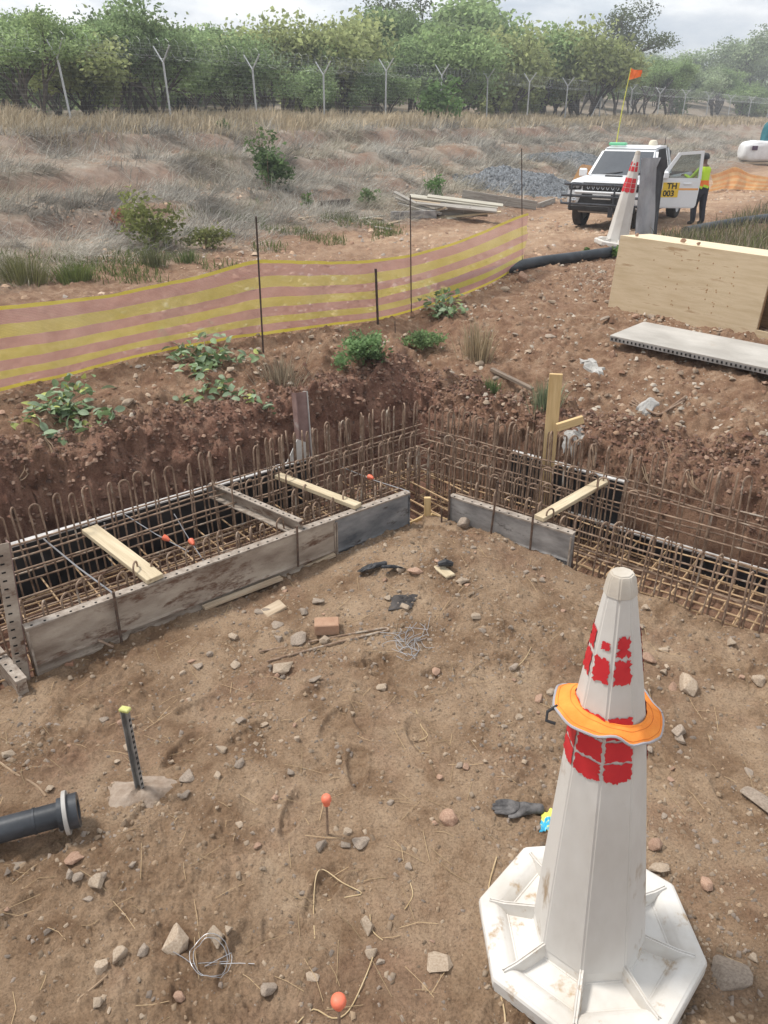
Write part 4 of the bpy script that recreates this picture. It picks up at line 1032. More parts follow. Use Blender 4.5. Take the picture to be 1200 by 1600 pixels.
# ------------------------------------------------------------------ pipe end at the left
HDPE = M('black_pipe', (.022, .025, .030), (.055, .06, .068), scale=5, rough=.42, bump=.05)
HDPE_D = M('dusty_pipe', (.02, .025, .031), (.045, .053, .062), scale=5, rough=.5, c3=(.20, .16, .12), p3=.68, s3=4)
RUBBER = M('pale_flange_ring', (.36, .34, .31), (.48, .46, .43), scale=8, rough=.7)
def pipe_end():
    e = PZ(110, 1268, -.20); far_ = PZ(-160, 1340, -.20); ax = (e - far_).normalized()
    t = thing('pipe_spigot', 'black plastic pipe end with a pale flange ring, coming in from the left edge', 'pipe', (e.x, e.y, gz(e.x, e.y)))
    def cyl(p, q, r_, nm, mt, ri=None, par=t, n=28):
        m = frame(p, q); m.translation = (p + q) / 2; L_ = (q - p).length; mm = m @ Matrix.Rotation(R(90), 4, 'Y')
        mb = MB()
        if ri: mb.lathe([(ri, -L_ / 2), (r_, -L_ / 2), (r_, L_ / 2), (ri, L_ / 2)], n, mm, close=True)
        else: mb.lathe([(r_, -L_ / 2), (r_, L_ / 2)], n, mm)
        return part(mb, nm, mt, par, True, True, )
    r0 = .056
    cyl(far_, e - ax * .03, r0, 'barrel', HDPE, r0 - .008)
    cyl(e - ax * .155, e - ax * .145, r0 + .003, 'weld_bead', HDPE, r0 - .004)
    cyl(e - ax * .05, e - ax * .025, r0 + .016, 'shoulder', HDPE, r0 - .006)
    cyl(e - ax * .025, e - ax * .008, .098, 'flange_ring', RUBBER, r0 - .004, n=36)
    cyl(e - ax * .008, e + ax * .035, .078, 'stub_end', HDPE, r0 - .01, n=36)
pipe_end()
# steel stake in concrete
def stake():
    b = PG(222, 1236); tp = PY(197, 1108, b.y + .02)
    t = thing('steel_stake', 'grey slotted steel stake standing in a small concrete footing at left', 'stake', b)
    m = frame(b, tp, (-.3, -1, 0)); L_ = (tp - b).length; inv = wm(t).inverted()
    st = M('stake_steel', (.20, .19, .18), (.36, .35, .33), scale=14, rough=.6, metal=.3, c3=(.14, .09, .06), p3=.6, s3=8)
    for (c, sz, nm) in (((0, 0, 0), (L_, .032, .004), 'web'), ((0, .015, .012), (L_, .004, .026), 'flange'), ((0, -.015, .010), (L_, .004, .022), 'flange')):
        mb = MB().box(c, sz); mb.v = [inv @ (m @ Vector(p)) for p in mb.v]; part(mb, nm, st, t)
    mb = MB()
    for i in range(14): mb.box((-L_ / 2 + .03 + i * (L_ - .05) / 14, -.0165, .011), (.014, .003, .012))
    mb.v = [inv @ (m @ Vector(p)) for p in mb.v]; part(mb, 'notches', HOLE, t)['kind'] = 'stuff'
    mb = MB().box((L_ / 2 + .004, .0, .008), (.018, .05, .034), ch=.004); mb.v = [inv @ (m @ Vector(p)) for p in mb.v]
    part(mb, 'tape_top', M('yellow_green_tape', (.42, .42, .12), (.55, .55, .22), scale=20, rough=.6), t)
    rows = []
    for i in range(9):
        row = []
        for k in range(29):
            a = 2 * math.pi * k / 28; fr = i / 8; r_ = fr * (.125 + .03 * math.sin(2 * a + 1) + .016 * math.sin(5 * a))
            x, y = b.x - .01 + r_ * math.cos(a) * 1.15, b.y + r_ * math.sin(a)
            row.append(Vector((x, y, gz(x, y) + .038 * (1 - fr ** 2) - .006 + .006 * math.sin(7 * a + i))))
        rows.append(row)
    part(MB().grid(rows), 'concrete_footing', M('muddy_concrete', (.22, .16, .115), (.36, .29, .23), scale=14, rough=.95, bump=.6, bscale=60), t, True, True)
stake()
# pegs with orange caps
def peg(px_, py_, ptop, label, capr):
    b = PG(px_, py_); tp = PY(px_ - 2, ptop, b.y)
    t = thing('capped_peg', label, 'capped peg', b)
    part(MB().tube([b - Vector((0, 0, .05)), tp], .006, 6), 'rod', RUST, t, True, True)
    mb = MB().lathe([(.009, -.03), (.016, -.026), (.017, -.008), (.019, -.004), (capr * .96, -.003), (capr, .004), (capr * .93, .016), (capr * .7, .024), (capr * .3, .027)], 16, Matrix.Translation(tp))
    part(mb, 'orange_cap', ORANGE, t, True, True)
peg(512, 1304, 1250, 'thin steel peg with an orange cap, by the small stones at the centre', .023)
peg(531, 1640, 1566, 'thin steel peg with an orange cap at the bottom edge of the photo', .027)

# ------------------------------------------------------------------ loose bits on the soil
BRICK = M('clay_block', (.33, .19, .12), (.42, .265, .175), scale=12, rough=.9, bump=.3)
def slab(px_, py_, size, rz, mat, label, name, cat, tilt=(0, 0)):
    g = PG(px_, py_); mb = MB().box((0, 0, size[2] / 2), size, ch=.005)
    o = link(name, mb.mesh(name, mat), None, g - Vector((0, 0, .004)), (tilt[0], tilt[1], rz)); return tag(o, label, cat)
slab(511, 985, (.155, .10, .075), R(4), BRICK, 'reddish brown clay block lying on the soil at the centre', 'clay_block', 'brick')
slab(428, 954, (.15, .10, .03), R(38), PINE_W, 'square pine offcut propped on stones left of the clay block', 'timber_offcut', 'offcut', (.1, -.15))
slab(689, 890, (.23, .075, .02), R(-58), PALE, 'short pine board lying on the mound near the inner corner', 'timber_offcut', 'offcut')
gl = PG(696, 888)
def lump(loc, s, seed, mat, name, label, cat, flat=.6, group=None, npts=22, sub=True):
    r = np.random.default_rng(seed); bm = bmesh.new()
    p = r.normal(size=(npts, 3)); p /= np.linalg.norm(p, axis=1)[:, None]; p *= r.uniform(.82, 1.0, (npts, 1))
    for q in p: bm.verts.new(q)
    bmesh.ops.convex_hull(bm, input=bm.verts)
    for v in [v for v in bm.verts if not v.link_faces]: bm.verts.remove(v)
    if sub: bmesh.ops.bevel(bm, geom=bm.edges[:], offset=.07, segments=1, affect='EDGES', clamp_overlap=True)
    me = bpy.data.meshes.new(name); bm.to_mesh(me); bm.free(); me.materials.append(mat)
    return me
single(MB().tube([gl + Vector((-.05, 0, .032)), gl + Vector((0, 0, .045)), gl + Vector((.05, .0, .034))], [.018, .028, .016], 8), 'rubber_scrap', GLOVE_B, 'small black rubber scrap on the short pine board', 'scrap', gl + Vector((0, 0, .02)), smooth=True)

def ground_path(pts, lift=.008):
    return [PG(x, y) + Vector((0, 0, lift)) for x, y in pts]
def smoothp(pts, n=4):
    out = []
    for i in range(len(pts) - 1):
        p0, p1, p2, p3 = pts[max(i - 1, 0)], pts[i], pts[i + 1], pts[min(i + 2, len(pts) - 1)]
        for k in range(n):
            t = k / n; out.append(.5 * ((2 * p1) + (p2 - p0) * t + (2 * p0 - 5 * p1 + 4 * p2 - p3) * t * t + (3 * p1 - p0 - 3 * p2 + p3) * t ** 3))
    return out + [pts[-1]]
single(MB().tube(smoothp(ground_path([(405, 1021), (500, 1002), (575, 988), (602, 984), (606, 987), (590, 991), (520, 1008), (418, 1036)], .012)), .0062, 6), 'bent_rebar', RUST, 'thin rusty bar bent double, lying below the clay block', 'rebar', PG(500, 1002), smooth=True)
STRAW = M('straw', (.42, .30, .16), (.56, .43, .26), scale=10, rough=.9)
ROOT = M('root', (.25, .17, .11), (.36, .26, .17), scale=10, rough=.9)
for pts, r_, lab in (
    ([(776, 1340), (764, 1385), (762, 1445), (768, 1510), (786, 1570), (790, 1610)], .0042, 'long dry stalk beside the left corner of the cone base'),
    ([(492, 1468), (490, 1420), (494, 1370), (506, 1360), (535, 1380), (565, 1396), (545, 1402), (512, 1408)], .0034, 'dry bent stalk at the lower centre of the soil'),
    ([(465, 1600), (490, 1578), (520, 1592), (545, 1580), (570, 1530), (584, 1492)], .0036, 'dry bent stalk beside the lower orange capped peg'),
    ([(0, 1192), (25, 1210), (55, 1227), (72, 1245)], .0075, 'pale dead root above the black pipe end'),
    ([(640, 1378), (645, 1400), (632, 1422)], .003, 'short dry stalk right of the central peg'),
    ([(578, 1430), (582, 1455), (598, 1470)], .003, 'small dry sprig above the pale stone at lower centre'),
    ([(122, 1563), (145, 1545), (168, 1525)], .006, 'dark short stick by the stones at lower left'),
    ([(650, 1110), (658, 1135), (668, 1150), (655, 1158)], .003, 'thin curled root on the soil right of the centre'),
    ([(800, 1050), (820, 1030), (830, 1012)], .003, 'thin straw on the soil left of the cone top'),
):
    single(MB().tube(smoothp(ground_path(pts, .004)), r_ * .72, 5), 'dry_stalk', STRAW if r_ < .006 else ROOT, lab, 'stalk', PG(*pts[0]), smooth=True)
# wire tangle and coil
def tangle():
    r = np.random.default_rng(3); t = thing('wire_tangle', 'loose tangle of thin pale wire offcuts at the tip of the bent bar', 'wire', PG(640, 1000))
    for k in range(34):
        x, y = 640 + r.normal() * 16, 1002 + r.normal() * 10; a = r.uniform(0, 6.28); l = r.uniform(12, 42); b = r.normal() * .5
        p = [(x - math.cos(a) * l * .5, y - math.sin(a) * l * .35), (x + r.normal() * 4, y + r.normal() * 4), (x + math.cos(a + b) * l * .5, y + math.sin(a + b) * l * .35)]
        q = [PG(*w) + Vector((0, 0, r.uniform(.004, .03))) for w in p]
        part(MB().tube(smoothp(q, 3), .0017, 4), 'wire', TIE, t, True)
tangle()
def coil():
    g = PG(330, 1500); pts = []
    for i in range(60):
        a = i / 60 * 2 * math.pi * 2.1; r_ = .065 + .010 * math.sin(a * .6); x = g.x + r_ * math.cos(a) * 1.05; y = g.y + r_ * math.sin(a); pts.append(Vector((x, y, gz(x, y) + .012 + .022 * abs(math.sin(a * .5 + .5)))))
    tail = ground_path([(320, 1512), (345, 1508), (375, 1507), (398, 1508)], .008)
    single(MB().tube(smoothp(ground_path([(258, 1482), (285, 1497), (300, 1508)], .008), 3) + pts + tail, .0014, 5), 'wire_coil', TIE, 'loop of thin pale wire lying on the soil at lower left', 'wire', g, smooth=True)
coil()

# ------------------------------------------------------------------ stones
STONE = [M('stone_tan', (.29, .215, .15), (.43, .345, .26), scale=7, rough=.9, bump=.35, bscale=45, rnd=.12),
         M('stone_grey', (.22, .17, .13), (.35, .285, .225), scale=7, rough=.9, bump=.35, bscale=45, rnd=.15),
         M('stone_red', (.28, .165, .11), (.42, .28, .20), scale=7, rough=.9, bump=.35, bscale=45, rnd=.15)]
SM = [[lump(None, 1, 100 + k * 7 + c, STONE[c], 'stone', '', '', npts=[9, 12, 16, 24][k % 4]) for k in range(8)] for c in range(3)]
def stone(g, size, c, k, flat, label, group=None, sink=.3, rz=None, tilt=None):
    s = size / 2; sx = s * rng.uniform(.9, 1.15); sy = s * rng.uniform(.65, .95); sz = s * flat
    o = link('stone', SM[c][k % 8], None, (g[0], g[1], g[2] + sz * (1 - 2 * sink) * .9), (rng.normal() * .12, rng.normal() * .12, rng.uniform(0, 6.28) if rz is None else rz), (sx, sy, sz))
    return tag(o, label, 'stone', group)
HERO = [ # photo x, y, width in px, colour, mesh, flatness, label
    (152, 1380, 40, 0, 0, .4, 'flat pale tan stone below the black pipe end'), (122, 1372, 24, 1, 1, .6, 'dark grey rounded stone left of the flat tan stone'),
    (108, 1368, 20, 1, 2, .6, 'small dark stone at the far left of the stones below the pipe'), (117, 1342, 36, 2, 3, .35, 'flat orange brown stone just under the pipe flange'),
    (137, 1407, 20, 1, 5, .5, 'small grey stone below the flat tan stone'), (275, 1474, 48, 0, 3, .7, 'big rounded tan stone left of the wire coil'),
    (337, 1467, 36, 0, 4, .6, 'tan stone above the wire coil'), (357, 1455, 22, 0, 0, .8, 'upright pale stone right of the tan stone above the wire coil'),
    (187, 1498, 44, 0, 1, .6, 'long block of tan stone at lower left'), (159, 1513, 34, 0, 5, .5, 'smaller tan stone at the left end of the long block'),
    (223, 1487, 24, 1, 2, .6, 'grey stone at the right end of the long block'), (152, 1568, 22, 0, 3, .7, 'pale pebble near the bottom left corner'),
    (581, 1488, 28, 0, 1, .7, 'pale squarish stone at the lower centre'), (595, 1504, 18, 1, 2, .6, 'dark pebble touching the pale squarish stone'),
    (487, 1525, 32, 0, 4, .25, 'pale flat shard standing out at the lower centre'), (687, 1508, 50, 0, 7, .35, 'large flat brown stone half buried left of the cone base'),
    (700, 1282, 34, 2, 3, .8, 'pinkish rounded stone left of the grey glove'), (502, 1322, 24, 1, 2, .6, 'grey stone at the foot of the central orange capped peg'),
    (563, 1316, 34, 1, 6, .4, 'flat grey stone right of the central orange capped peg'), (540, 1322, 22, 1, 1, .45, 'small pointed grey stone between the peg and the flat grey stone'),
    (291, 1215, 34, 1, 5, .5, 'flat grey stone right of the concrete footing'), (289, 1243, 20, 1, 0, .6, 'small grey stone below the flat one near the footing'),
    (344, 1173, 26, 0, 1, .6, 'squarish brown stone alone between the stake and the centre'), (443, 1045, 36, 0, 3, .4, 'flat pale stone at the lower end of the bent bar'),
    (436, 1000, 28, 1, 4, .4, 'flat grey stone left of the clay block, lower left'), (468, 1000, 38, 1, 7, .35, 'wide flat grey stone touching the clay block'),
    (432, 978, 26, 1, 6, .4, 'grey flat stone below the square pine offcut'), (497, 942, 24, 1, 0, .6, 'grey angular stone right of the square pine offcut'),
    (474, 957, 22, 1, 2, .4, 'small grey slab above the clay block'), (405, 958, 20, 1, 1, .5, 'dark stone under the left end of the square offcut'),
    (1073, 1075, 42, 0, 3, .75, 'large pale rounded stone right of the cone top'), (1050, 1074, 28, 2, 4, .5, 'flat brown stone left of the large pale rounded stone'),
    (1012, 1032, 30, 2, 7, .5, 'pinkish stone just right of the red blocks of the cone'), (1038, 1018, 20, 0, 2, .6, 'pale stone above the pinkish one right of the cone'),
    (1186, 1066, 32, 0, 5, .5, 'pale flat stone at the right edge beside the rubble'), (1182, 1255, 56, 1, 0, .4, 'large flat slab of stone at the right edge'),
    (1138, 1522, 74, 1, 6, .35, 'long flat brown slab right of the cone base'), (1062, 1145, 40, 1, 4, .5, 'dark angular lump right of the orange brim'),
    (727, 1200, 20, 2, 1, .6, 'small brown stone in the cluster left of the cone, upper one'), (718, 1197, 16, 1, 3, .6, 'small stone at the left of the cluster left of the cone'),
    (529, 1193, 16, 0, 5, .6, 'small tan stone alone above the central peg'), (430, 1248, 18, 2, 2, .6, 'small brown stone alone left of the central peg'),
    (723, 909, 28, 0, 4, .4, 'flat pale stone at the lower end of the short pine board'), (624, 893, 22, 0, 3, .7, 'pale rounded stone beside the black gloves'),
    (648, 894, 28, 2, 6, .4, 'flat pinkish stone right of the black gloves'), (632, 950, 18, 0, 7, .7, 'small pale stone on the edge of the dark rag'),
    (606, 934, 18, 0, 1, .5, 'small pale stone left of the dark rag'), (742, 964, 26, 0, 0, .35, 'flat shard of stone alone right of the wire tangle'),
    (752, 986, 18, 1, 4, .4, 'dark small shard below the flat shard right of the wire tangle'), (558, 847, 30, 1, 3, .9, 'rounded grey boulder at the foot of the blue grey panel'),
    (725, 822, 26, 1, 7, .9, 'lump of grey mortar at the left end of the right panel'), (790, 846, 10, 0, 3, .9, 'small white pebble below the grey right panel'),
    (1110, 1432, 14, 0, 1, .6, 'small white stone right of the cone base'), (1178, 1498, 20, 0, 0, .5, 'pale angular stone near the lower right edge'),
    (1030, 1357, 40, 0, 6, .3, 'pale flat stone tucked behind the right side of the cone base'), (200, 1170, 18, 0, 2, .5, 'small flat stone above the concrete footing'),
    (15, 1180, 30, 0, 4, .4, 'flat pale stone at the left edge above the pipe'), (160, 1127, 22, 1, 5, .5, 'small grey stone left of the stake top'),
    (610, 1255, 16, 1, 1, .6, 'small dark stone right of the central peg'), (640, 1355, 18, 1, 5, .6, 'small brown stone below and right of the central peg'),
    (815, 440, 28, 2, 1, .9, 'reddish rubble block at the foot of the right end net pole'),
]
for i, (x, y, w, c, k, fl, lab) in enumerate(HERO):
    g = PG(x, y); stone(g, w / FPX * depth_of(g) * 1.05, c, k, fl, lab)
# further loose stones on the near soil
for i in range(180):
    for _ in range(30):
        x = rng.uniform(-2.2, 2.6); y = rng.uniform(1.4, 5.0)
        if max(la(x, y), rb(x, y)) < -.15 and (x - CX) ** 2 + (y - CY) ** 2 > .3 and (fbm(np.array([x * 1.1]), np.array([y * 1.1]), 133, 2)[0] > .12 or rng.uniform() < .12): break
    stone((x, y, gz(x, y)), rng.choice([.03, .045, .06, .085], p=[.35, .33, .2, .12]), int(rng.choice([0, 1, 2], p=[.4, .4, .2])), int(rng.integers(0, 8)), rng.uniform(.35, .75), 'small loose stone scattered on the trodden soil in the foreground', 'loose stones on the near soil', .25)
# larger rubble on the banks
for i in range(80):
    while True:
        x = rng.uniform(-4, 6); y = rng.uniform(4.2, 12.5); m_ = max(la(x, y), rb(x, y)); s_ = fs(x, y)
        if 1.85 < m_ < 5.2 and s_ > 20.2 and abs(x) < y * .62: break
    stone((x, y, gz(x, y)), rng.choice([.06, .08, .11, .15], p=[.4, .3, .2, .1]), int(rng.choice([0, 1, 2], p=[.5, .3, .2])), int(rng.integers(0, 8)), rng.uniform(.25, .55), 'loose broken stone on the dug up bank behind the trench', 'rubble stones on the trench bank', .2)
def pebbles(name, label, test, n, size, xr, yr, cols, face=False):
    """many small angular stones joined into one mass"""
    pts = scatter(n, test, xr, yr); x, y = pts[:, 0], pts[:, 1]; z = H(x, y); r = rng
    if face: x, y, z = bank_face(x, y, z); z = z + r.uniform(-.01, .03, n)
    base = np.array([[-1, -.6, -.5], [1, -.7, -.5], [.7, .9, -.5], [-.8, .8, -.5], [-.5, -.3, .6], [.5, -.45, .7], [.45, .5, .55], [-.55, .4, .45]])
    Fb = np.array([[4, 5, 6, 7], [0, 1, 5, 4], [1, 2, 6, 5], [2, 3, 7, 6], [3, 0, 4, 7]])
    sz = size[0] * (size[1] / size[0]) ** (r.uniform(0, 1, n) ** 2.2)
    V = base[None] * (1 + r.normal(size=(n, 8, 3)) * .22); V = V * (sz[:, None] * np.stack([np.ones(n), r.uniform(.6, .95, n), r.uniform(.4, .8, n)], 1))[:, None, :] * .5
    a = r.uniform(0, 6.28, n); ca, sa_ = np.cos(a)[:, None], np.sin(a)[:, None]
    V = np.stack([V[:, :, 0] * ca - V[:, :, 1] * sa_, V[:, :, 0] * sa_ + V[:, :, 1] * ca, V[:, :, 2]], 2) + np.stack([x, y, z + sz * .12], 1)[:, None, :]
    F = (Fb[None] + (np.arange(n) * 8)[:, None, None]).reshape(-1, 4)
    cc = np.array(cols)[r.integers(0, len(cols), n)] * r.uniform(.7, 1.25, (n, 1))
    o = link(name, np_mesh(name, V.reshape(-1, 3), F, PEB, np.repeat(cc, 8, 0))); return tag(o, label, 'pebbles', kind='stuff')
PEB = M('pebble', (.3, .2, .15), attr='Col', rough=.95, bump=.3, bscale=120)
vis = lambda x, y: np.abs(x) < y * .66 + .3
cl = lambda x, y, sd, sc: fbm(x * sc, y * sc, sd, 3)
pebbles('soil_crumbs', 'small crumbs and pebbles strewn over the near soil', lambda x, y: vis(x, y) & (np.maximum(la(x, y), rb(x, y)) < -.03) & (rng.uniform(0, 1, len(x)) < .25 + 1.3 * np.clip(cl(x, y, 141, 1.6), 0, 1)), 13000, (.006, .034), (-3, 3.4), (1.2, 5.4), [(.26, .185, .12), (.21, .15, .10), (.30, .23, .165), (.22, .175, .14)])
pebbles('bank_rubble', 'broken stone rubble covering the bank round the trench', lambda x, y: vis(x, y) & (np.maximum(la(x, y), rb(x, y)) > np.where(rb(x, y) > la(x, y), 1.5, 1.8)) & (fs(x, y) > 19.6) & (y < 14) & (rng.uniform(0, 1, len(x)) < .2 + 2.0 * np.clip(cl(x, y, 143, 1.2) + .1, 0, 1)), 17000, (.010, .075), (-5, 8), (4, 14), [(.26, .165, .105), (.22, .135, .085), (.36, .275, .20), (.19, .105, .065), (.40, .345, .28), (.28, .20, .14)])
pebbles('track_stones', 'small stones along the foot of the bank and the track', lambda x, y: vis(x, y) & (fs(x, y) > 9) & (fs(x, y) < 20.5) & (rng.uniform(0, 1, len(x)) < .1 + 1.6 * np.clip(cl(x, y, 147, .7), 0, 1)), 9000, (.02, .13), (-10, 24), (9, 40), [(.40, .27, .18), (.34, .21, .14), (.48, .36, .26), (.36, .30, .25)])
def on_face(x, y):
    m_ = np.maximum(la(x, y), rb(x, y)); return vis(x, y) & (m_ > 1.22) & (m_ < 1.85) & (y < 9)
pebbles('bank_clods', 'crumbling clods and small stones on the cut face of the bank', on_face, 13000, (.010, .055), (-5, 5), (3.5, 8.5), [(.16, .083, .056), (.12, .06, .04), (.20, .115, .078), (.26, .17, .12), (.14, .085, .062)], True)
def straw_litter():
    n = 420; t = scatter(n, lambda x, y: vis(x, y) & (np.maximum(la(x, y), rb(x, y)) < -.1) & (np.hypot(x - CX, y - CY) > .5), (-2.6, 3), (1.3, 5.2)); x, y = t[:, 0], t[:, 1]
    a = rng.uniform(0, 6.28, n); l = rng.uniform(.02, .10, n); dx, dy = np.cos(a) * l, np.sin(a) * l; nx, ny = -np.sin(a) * .0012, np.cos(a) * .0012
    p = [np.stack([x - dx, y - dy, H(x - dx, y - dy) + .005], 1), np.stack([x, y, H(x, y) + .008], 1) + np.stack([nx, ny, nx * 0], 1) * 5 * rng.normal(size=(n, 1)), np.stack([x + dx, y + dy, H(x + dx, y + dy) + .005], 1)]
    off = np.stack([nx, ny, nx * 0], 1); up = np.array([0, 0, .002])
    V = np.stack([p[0] - off, p[0] + off, p[1] - off + up, p[1] + off + up, p[2] - off, p[2] + off], 1).reshape(-1, 3); i = np.arange(n) * 6
    F = np.concatenate([np.stack([i, i + 1, i + 3, i + 2], 1), np.stack([i + 2, i + 3, i + 5, i + 4], 1)])
    c = np.array([[.40, .29, .17]]) * rng.uniform(.55, 1.3, (n, 1))
    o = link('straw_litter', np_mesh('straw_litter', V, F, GRASS, np.repeat(c, 6, 0))); tag(o, 'short bits of straw and root littering the near soil', 'straw', kind='stuff')
straw_litter()
# ------------------------------------------------------------------ barrier nets
NET_Y = see_through('yellow_net', (.66, .56, .12), (.75, .65, .20), .66, 90)
NET_P = see_through('orange_pink_net', (.57, .31, .265), (.65, .385, .34), .66, 90)
NET_YE = see_through('yellow_edge', (.66, .55, .06), (.70, .60, .10), .88, 90)
def px_of(p):
    dep = depth_of(p); return 600 + FPX * p[0] / dep, 800 - FPX * (p[1] * SP + (p[2] - CAMZ) * CP) / dep
def net_band(name, t, rows, mat, L_):
    a, b = len(rows), len(rows[0]); V = np.array([[tuple(p) for p in r_] for r_ in rows]).reshape(-1, 3)
    loc = np.array(t.location); i = (np.arange(a - 1)[:, None] * b + np.arange(b - 1)[None]).ravel(); F = np.stack([i, i + 1, i + b + 1, i + b], 1)
    me = np_mesh(name, V - loc, F, mat, smooth=True); uv = me.uv_layers.new(name='UVMap')
    U = np.tile(np.linspace(0, L_, b), a); W = np.repeat(np.linspace(0, 1, a) * .2, b); vi = np.zeros(len(me.loops), np.int32); me.loops.foreach_get('vertex_index', vi)
    uv.data.foreach_set('uv', np.stack([U[vi], W[vi]], 1).ravel().astype(np.float32)); return link(name, me, t)
STR = [(0, .045, 'YE'), (.045, .21, 'P'), (.21, .36, 'Y'), (.36, .49, 'P'), (.49, .62, 'Y'), (.62, .75, 'P'), (.75, .85, 'Y'), (.85, .955, 'P'), (.955, 1.0, 'YE')]
def net(name, label, bot, top, n=96, group=None, belly=.05, mats=None):
    """bot / top: photo polylines of the lower and upper edge; lower edge on the ground"""
    bx = np.array([p[0] for p in bot], float); by = np.array([p[1] for p in bot], float); tx = np.array([p[0] for p in top], float); ty = np.array([p[1] for p in top], float)
    G = []; T = []
    for i in range(n + 1):
        x = bx[0] + (bx[-1] - bx[0]) * i / n; g = PG(x, float(np.interp(x, bx, by))); g.z += .02
        lo, hi = g.z + .05, g.z + 2.2
        for _ in range(30):
            mid = (lo + hi) / 2; X, Y_ = px_of((g.x, g.y, mid))
            if Y_ > np.interp(X, tx, ty): lo = mid
            else: hi = mid
        G.append(g); T.append(Vector((g.x, g.y, lo)))
    # smooth the ground line a little
    for _ in range(3):
        for A in (G, T):
            B = [A[0]] + [(A[i - 1] + A[i] * 2 + A[i + 1]) / 4 for i in range(1, n)] + [A[-1]]
            for i in range(n + 1): A[i] = B[i]
    t = thing(name, label, 'barrier net', G[n // 2], group=group)
    nrm = Vector((FN[0], FN[1], 0)); Ltot = sum((G[i + 1] - G[i]).length for i in range(n))
    wc = {}
    def at_(i, f):
        if f not in wc:
            ii = np.arange(n + 1); wc[f] = (fbm(ii * .16, ii * 0 + f * 2.0, 201, 3), fbm(ii * .55 + f * 3, f * 5.0 + ii * .1, 205, 3))
        p = T[i].lerp(G[i], f); w, w2 = float(wc[f][0][i]), float(wc[f][1][i])
        return p + nrm * (belly * math.sin(math.pi * f) + .06 * w + .03 * w2) + Vector((0, 0, .012 * w2))
    mm = mats or {'YE': NET_YE, 'Y': NET_Y, 'P': NET_P}
    for (f0, f1, c) in STR:
        rows = [[at_(i, f0 + (f1 - f0) * k / 3) for i in range(n + 1)] for k in range(4)]
        net_band('stripe', t, rows, mm[c], Ltot)
    return G, T
net('barrier_net', 'long yellow and pink striped barrier net sagging along the back of the trench',
    [(-320, 705), (-60, 632), (0, 616), (120, 588), (240, 556), (370, 531), (500, 513), (590, 503), (640, 488), (700, 470), (760, 450), (816, 420)],
    [(-320, 515), (-60, 486), (0, 478), (100, 470), (200, 455), (300, 433), (402, 404), (450, 407), (560, 408), (642, 398), (720, 375), (770, 353), (816, 333)])
POLE = M('pole_rust', (.035, .024, .02), (.09, .06, .045), scale=20, rough=.85)
def pole(xb, yb, xt, yt, label, r=.008, name='net_pole', mat=POLE):
    b = PG(xb, yb); tp = PY(xt, yt, b.y); o = single(MB().tube([b - Vector((0, 0, .1)), tp], r, 6), name, mat, label, 'net pole', b, smooth=True)
pole(411, 550, 400, 338, 'thin dark steel rod holding the net, between the leafy shrubs at left', .0095)
pole(643, 492, 641, 305, 'thin tall steel rod holding the net at the centre', .008)
pole(817, 422, 815, 232, 'tall thin steel rod at the right end of the striped net', .008)
pole(618, 520, 617, 502, 'short bit of rod in the ground below the net', .006)
pole(591, 507, 587, 420, 'short thick black steel post in front of the net', .016, 'steel_post')
NET_O = see_through('orange_net', (.72, .30, .06), (.80, .40, .12), .72, 90); NET_O2 = see_through('pale_orange_net', (.74, .45, .18), (.80, .55, .26), .7, 90)
om = {'YE': NET_O2, 'Y': NET_O2, 'P': NET_O}
net('barrier_net', 'orange and yellow net draped in a peak behind the pickup at right', [(1105, 301), (1130, 296), (1165, 298), (1230, 299)], [(1105, 274), (1125, 270), (1150, 259), (1170, 272), (1230, 280)], 40, belly=.1, mats=om)
net('barrier_net', 'bright orange net bunched behind the front of the pickup', [(893, 300), (915, 298), (950, 296)], [(893, 285), (908, 256), (922, 258), (950, 266)], 24, belly=.1, mats={'YE': NET_O, 'Y': NET_O, 'P': NET_O})

# ------------------------------------------------------------------ long pipes on the ground
def long_pipe(pts, r, label):
    P_ = [PG(x, y) + Vector((0, 0, r * .8)) for x, y in pts]
    single(MB().tube(smoothp(P_, 5), r, 16), 'black_pipe', HDPE_D, label, 'pipe', P_[0] - Vector((0, 0, r)), smooth=True)
long_pipe([(690, 458), (760, 436), (830, 418), (900, 408), (955, 400), (1010, 392)], .085, 'long black plastic pipe lying behind the striped net, up to the plywood box')
long_pipe([(1070, 368), (1110, 360), (1150, 353), (1215, 344)], .11, 'black pipe lying in the weeds behind the plywood box')

